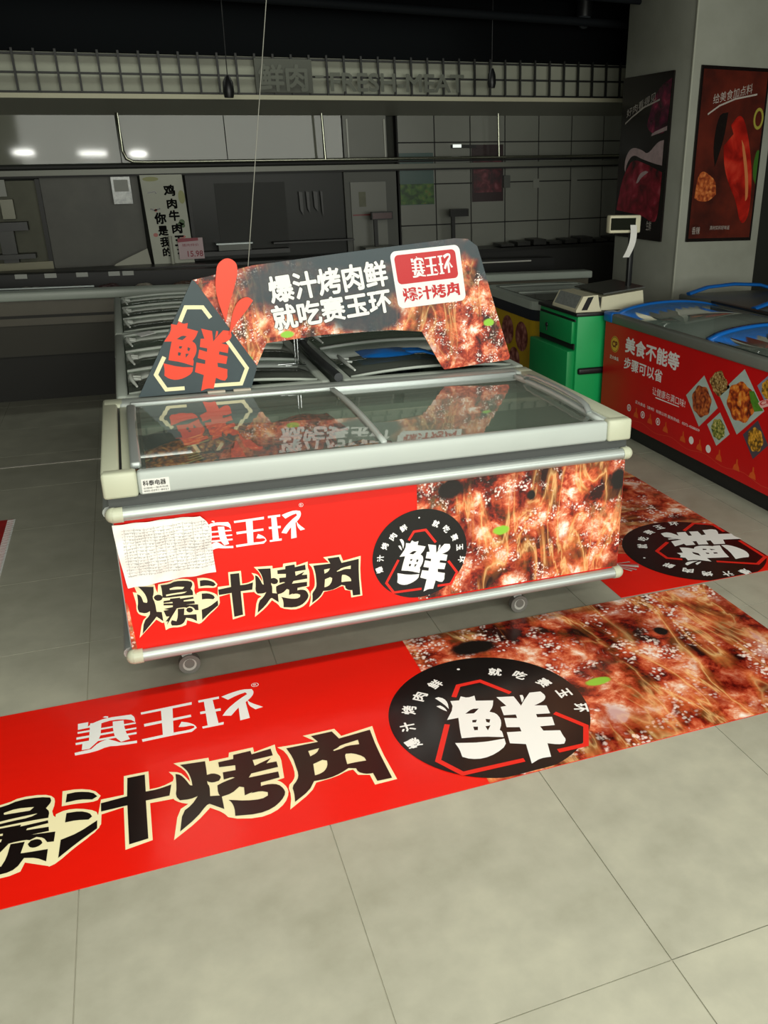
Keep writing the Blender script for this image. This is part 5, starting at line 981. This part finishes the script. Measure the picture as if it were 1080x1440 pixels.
for x, z, r_, in ((.675, 1.22, .026), (.655, 1.20, .022), (.68, 1.19, .02)): b.poly([circle(x, z, r_, r_, 10)], Wm)
b.obj('clover_drawing', mat('clover_ink', '3c5c2c', .5), mn)
b = MB(); b.poly([circle(.43, 1.115, .022, .018, 8)], Wm); b.poly([circle(.46, 1.33, .014, .014, 8)], Wm); b.poly([circle(.665, 1.09, .03, .014, 8)], Wm); b.obj('flower_drawing', mat('flower_ink', 'b46a62', .5), mn)
b = MB(); b.poly([circle(.70, 1.44, .03, .06, 12)], Wm); b.obj('yellow_wash', mat('wash_ink', '9ea070', .6), mn); b = MB(); b.poly([circle(.45, 1.60, .07, .02, 12)], Wm); b.obj('yellow_wash', mat('wash_ink', '9ea070', .6), mn)
ptg = wroot('price_card', 'pale pink price card reading 15.98 in front of the menu board', 'price card')
wbox('card', mat('card_pink', 'b9a2a6', .5), .615, .84, .885, 1.075, .20, .205, ptg)
b = MB(); Wt = lambda x, z: Vector(wp(x, z, .207)); write(b, '15.98', Wt, .69, .83, .905, .96, .03); write(b, '猪肉特价', Wt, .65, .80, 1.0, 1.025, .0); b.poly([[(.615, 1.04), (.80, 1.05), (.80, 1.075), (.615, 1.075)]], Wt); b.obj('card_lettering', mat('card_red', '8c2c3c', .5), ptg)
st2 = wroot('steel_post', 'short white post standing in front of the menu board', 'post')
b = MB(); b.tube([W3(.55, .85, .22), W3(.55, 1.10, .22)], .016, 10); b.obj('post', mat('post_white', 'a4a698', .4), st2)
# dark window
wd = wroot('window_2', kind='structure')
wbox('pane', mat('dark_pane', '1d1f1c', .35, spec=.2), .77, 2.22, .82, 1.63, -.1, -.01, wd)
wbox('window_frame', m_bar, .75, .78, .82, 1.63, -.05, .02, wd)
wbox('inner_wall_panel', mat('dim_panel', '232522', .6, var=.2, vscale=2), 1.0, 1.65, .95, 1.55, -.01, -.004, wd)
kn = wroot('knife_rack', 'dark knives hanging in a row inside the dark window', 'knives')
for x, w_, l_ in ((1.78, .035, .22), (1.85, .03, .2), (1.92, .04, .19), (1.99, .02, .24)):
    b = MB(); q = [(x, 1.46), (x+w_, 1.45), (x+w_*.9, 1.46-l_), (x+.005, 1.46-l_*.8)]; f = [wp(a, c, .03) for a, c in q]; g = [wp(a, c, .024) for a, c in q]; b.add(f, [(3, 2, 1, 0)]); b.add(g, [(0, 1, 2, 3)]); b.add(f+g, [(i, (i+1) % 4, 4+(i+1) % 4, 4+i) for i in range(4)]); b.obj('knife', mat('knife_dark', '0d0d0d', .4), kn)
sf = wroot('work_shelf', 'dark steel shelf inside the dark window', 'shelf')
wbox('shelf_board', mat('shelf_steel', '0f100f', .4), 1.5, 2.3, .985, 1.0, .0, .14, sf); wbox('shelf_board', mat('shelf_steel'), .78, 1.65, .90, .94, .0, .14, sf)
ty = wroot('steel_tray_box', 'steel tray with a bright rim standing on the shelf in the dark window', 'tray')
wbox('tray_body', mat('tray_steel', '4a4c48', .3, metal=.5), .98, 1.28, .945, 1.0, .02, .16, ty); wbox('tray_rim', m_alu, .96, 1.30, 1.0, 1.012, .02, .17, ty)
# white cabinet with red stripe
cb = wroot('white_cupboard', 'tall grey-white cupboard with a red stripe, between the dark window and the tiled wall', 'cupboard')
m_cup = mat('cupboard_grey', '6e7068', .4, var=.08, vscale=2)
wbox('cupboard_body', mat('cupboard_side', '4c4e48', .5), 2.23, 2.76, .85, 1.625, -.1, .03, cb)
wbox('cupboard_door', m_cup, 2.29, 2.65, .85, 1.53, .03, .05, cb); wbox('red_stripe', mat('stripe_red', '6c1c1c', .4), 2.30, 2.50, 1.215, 1.23, .05, .053, cb)
wbox('poster_on_door', mat('olive_print', '60624a', .5, var=.3, vscale=8), 2.37, 2.44, 1.30, 1.44, .05, .053, cb)
ub = wroot('upper_cupboard', 'framed pale panel under the soffit above the cupboard', 'panel')
wbox('panel_face', m_cup, 2.25, 2.68, 1.74, 2.16, -.1, .005, ub); wbox('panel_frame', mat('frame_pale', 'a9aba0', .3), 2.285, 2.30, 1.74, 2.10, .005, .02, ub); wbox('panel_frame', mat('frame_pale'), 2.655, 2.67, 1.74, 2.10, .005, .02, ub)
# tiled wall: every tile a piece
m_wt = mat('wall_tile_glaze', '7c7e76', .3, var=.08, vscale=1.2)
tx = [2.76]+[2.79+.383*k for k in range(0, 11)]; tz = [.33, .715, 1.10, 1.495, 1.885, 2.18]
tw = wroot('trim_2', kind='structure')
wbox('tile_grout', mat('joint_black', '0f100f', .7), 2.78, 6.7, .3, 2.2, -.1, -.012, tw)
for i in range(len(tx)-1):
    if tx[i+1]-tx[i] < .05: continue
    for j in range(len(tz)-1):
        wbox('wall_tile', m_wt, tx[i]+.006, tx[i+1]-.006, tz[j]+.006, tz[j+1]-.006, -.02, .0, tw)
# pictures on the tiles
def pic(name, label, x0, x1, z0, z1, m, cat='poster', bits=()):
    r_ = wroot(name, label, cat); wbox('sheet', m, x0, x1, z0, z1, .002, .008, r_)
    for nm, mm, a, c, e, g in bits: wbox(nm, mm, a, c, e, g, .008, .011, r_)
    return r_
pic('teal_poster', 'teal and white notice above a green picture on the tiled wall', 2.80, 3.155, 1.30, 1.79, mat('teal_print', '3c5652', .3), bits=[('green_picture', food_mat('vegetable_photo', [(.3, '1c3c10'), (.5, '3c6420'), (.65, '586c28'), (.8, '6c3c1c')], 14, .4), 2.80, 3.155, 1.305, 1.50)])
pic('dark_red_poster', 'dark red meat poster hanging on the tiled wall', 3.57, 3.92, 1.31, 1.86, mat('dark_red_print', '240c10', .3), bits=[('meat_picture', food_mat('dim_meat_photo', [(.3, '280810'), (.5, '541420'), (.7, '7c4048')], 10, .3), 3.59, 3.90, 1.40, 1.72)])
for i, (x, z, s) in enumerate(((2.85, 1.02, .09), (3.63, 1.0, .12), (4.3, 1.47, .07), (4.75, 1.48, .07))):
    pp = wroot('small_notice', 'small pale notice stuck on the tiled wall, '+('under the green picture', 'under the dark red poster', 'right of the dark red poster', 'nearest the column')[i], 'notice')
    wbox('sheet', mat('dim_paper', '7c7e76', .6), x-s/2, x+s/2, z-.04, z+.05, .002, .006, pp)
sw = wroot('wall_switch', 'grey control box beside the dark red poster', 'switch box'); wbox('switch_box', mat('switch_grey', '4a4c48', .4), 3.93, 4.0, 1.44, 1.56, .0, .05, sw)
lg2 = wroot('wall_lamp', 'small bright white lamp high on the tiled wall above the posters', 'lamp'); wbox('lamp_body', m_bar, 3.36, 3.62, 1.83, 1.86, .0, .04, lg2); wbox('lamp_glow', mat('lamp_glow', 'e8efe8', .5, emit=.8), 3.37, 3.46, 1.835, 1.865, .04, .045, lg2)
# two scales behind the counter
for x0, x1, px_, lab, mm in ((2.49, 2.71, 2.53, 'scale display with a dark red screen on a pole behind the counter', mat('dark_red_screen', '3c1214', .3)), (3.33, 3.53, 3.36, 'scale display with a black screen on a pole in front of the tiled wall', mat('black_screen', '0b0c0b', .3))):
    s_ = wroot('counter_scale', lab, 'scale'); wbox('display_head', m_bar, x0, x1, 1.17, 1.245, .20, .25, s_); wbox('display_screen', mm, x0+.01, x1-.01, 1.18, 1.235, .25, .254, s_); wbox('display_pole', m_bar, px_-.018, px_+.018, .90, 1.17, .20, .235, s_); wbox('scale_pan', mat('pan_grey', '55574f', .4), px_-.12, px_+.22, .86, .905, .14, .34, s_)
# dark stone worktop under the windows
wt = wroot('worktop', 'dark worktop running under the windows and the tiled wall', 'worktop'); wbox('worktop_slab', mat('dark_stone', '161614', .35, var=.3, vscale=6), -4.0, 6.8, .80, .83, .07, .40, wt); wbox('worktop_front', mat('dark_front', '1b1b19', .6), -4.0, 6.8, .2, .80, .07, .36, wt)
for i in range(9):
    x = 3.9+i*.19; o = wbox('meat_pack', mat('dark_pack', '232320', .4, var=.4, vscale=14), x, x+.15, .845, .87+.015*(i % 3), .12, .34, None); tag(o, 'low dark pack on the worktop before the tiled wall, %s from the left' % ORD[i], 'pack', 'dark packs on the worktop')

# ================================================================= dark ceiling fittings
for i, (y, z, h) in enumerate(((4.9, 2.95, .07), (4.2, 3.02, .05), (3.4, 3.0, .06))):
    d = tag(MB().tube([(-4.5, y, z), (8.5, y+.2, z+.05)], h*.5, 10).obj('ceiling_pipe', mat('dark_pipe', '101418', .8, spec=.2), None), 'black pipe running across under the dark ceiling, '+('nearest the back wall', 'second from the back wall', 'third from the back wall')[i], 'pipe', 'ceiling pipes')
dc = empty('dome_camera', (4.35, 5.2, 3.0), 'small dark dome camera under the ceiling left of the column', 'camera'); MB().cyl((0, 0, .05), (0, 0, .2), .07, 14).obj('camera_base', m_dark, dc); MB().ball((0, 0, .02), .07, .07, .07).obj('camera_dome', mat('dome_glass', '3c4044', .1), dc)
dc = empty('hanging_lamp', (1.07, 4.9, 2.25), 'small dark fitting hanging in front of the lattice, left of the raised lettering', 'lamp'); b = MB(); b.tube([(0, 0, 0), (0, 0, .04), (0, 0, .11), (0, 0, .16)], [.035, .045, .04, .015], 10); b.tube([(0, 0, .16), (0, 0, .95)], .004, 6); b.obj('fitting_body', m_dark, dc)
dc = empty('hanging_lamp', (3.42, 5.15, 2.42), 'small dark fitting hanging in front of the lattice, right of the raised lettering', 'lamp'); b = MB(); b.tube([(0, 0, 0), (0, 0, .04), (0, 0, .11), (0, 0, .16)], [.03, .04, .035, .015], 10); b.tube([(0, 0, .16), (0, 0, .78)], .004, 6); b.obj('fitting_body', m_dark, dc)
# lit tube fittings over the aisle (the lamps of the shop)
for x, y, l_, lb in ((-.6, -1.6, 2.4, 'near left'), (1.8, -1.6, 2.4, 'near right'), (.6, -4.2, 3.4, 'rear long')):
    t = empty('tube_light', (x, y, 3.11), lb+' white tube light fitting under the ceiling, behind the viewer', 'ceiling light', 'tube lights over the aisle'); box('housing', m_white, -l_/2, l_/2, -.06, .06, 0, .05, parent=t)
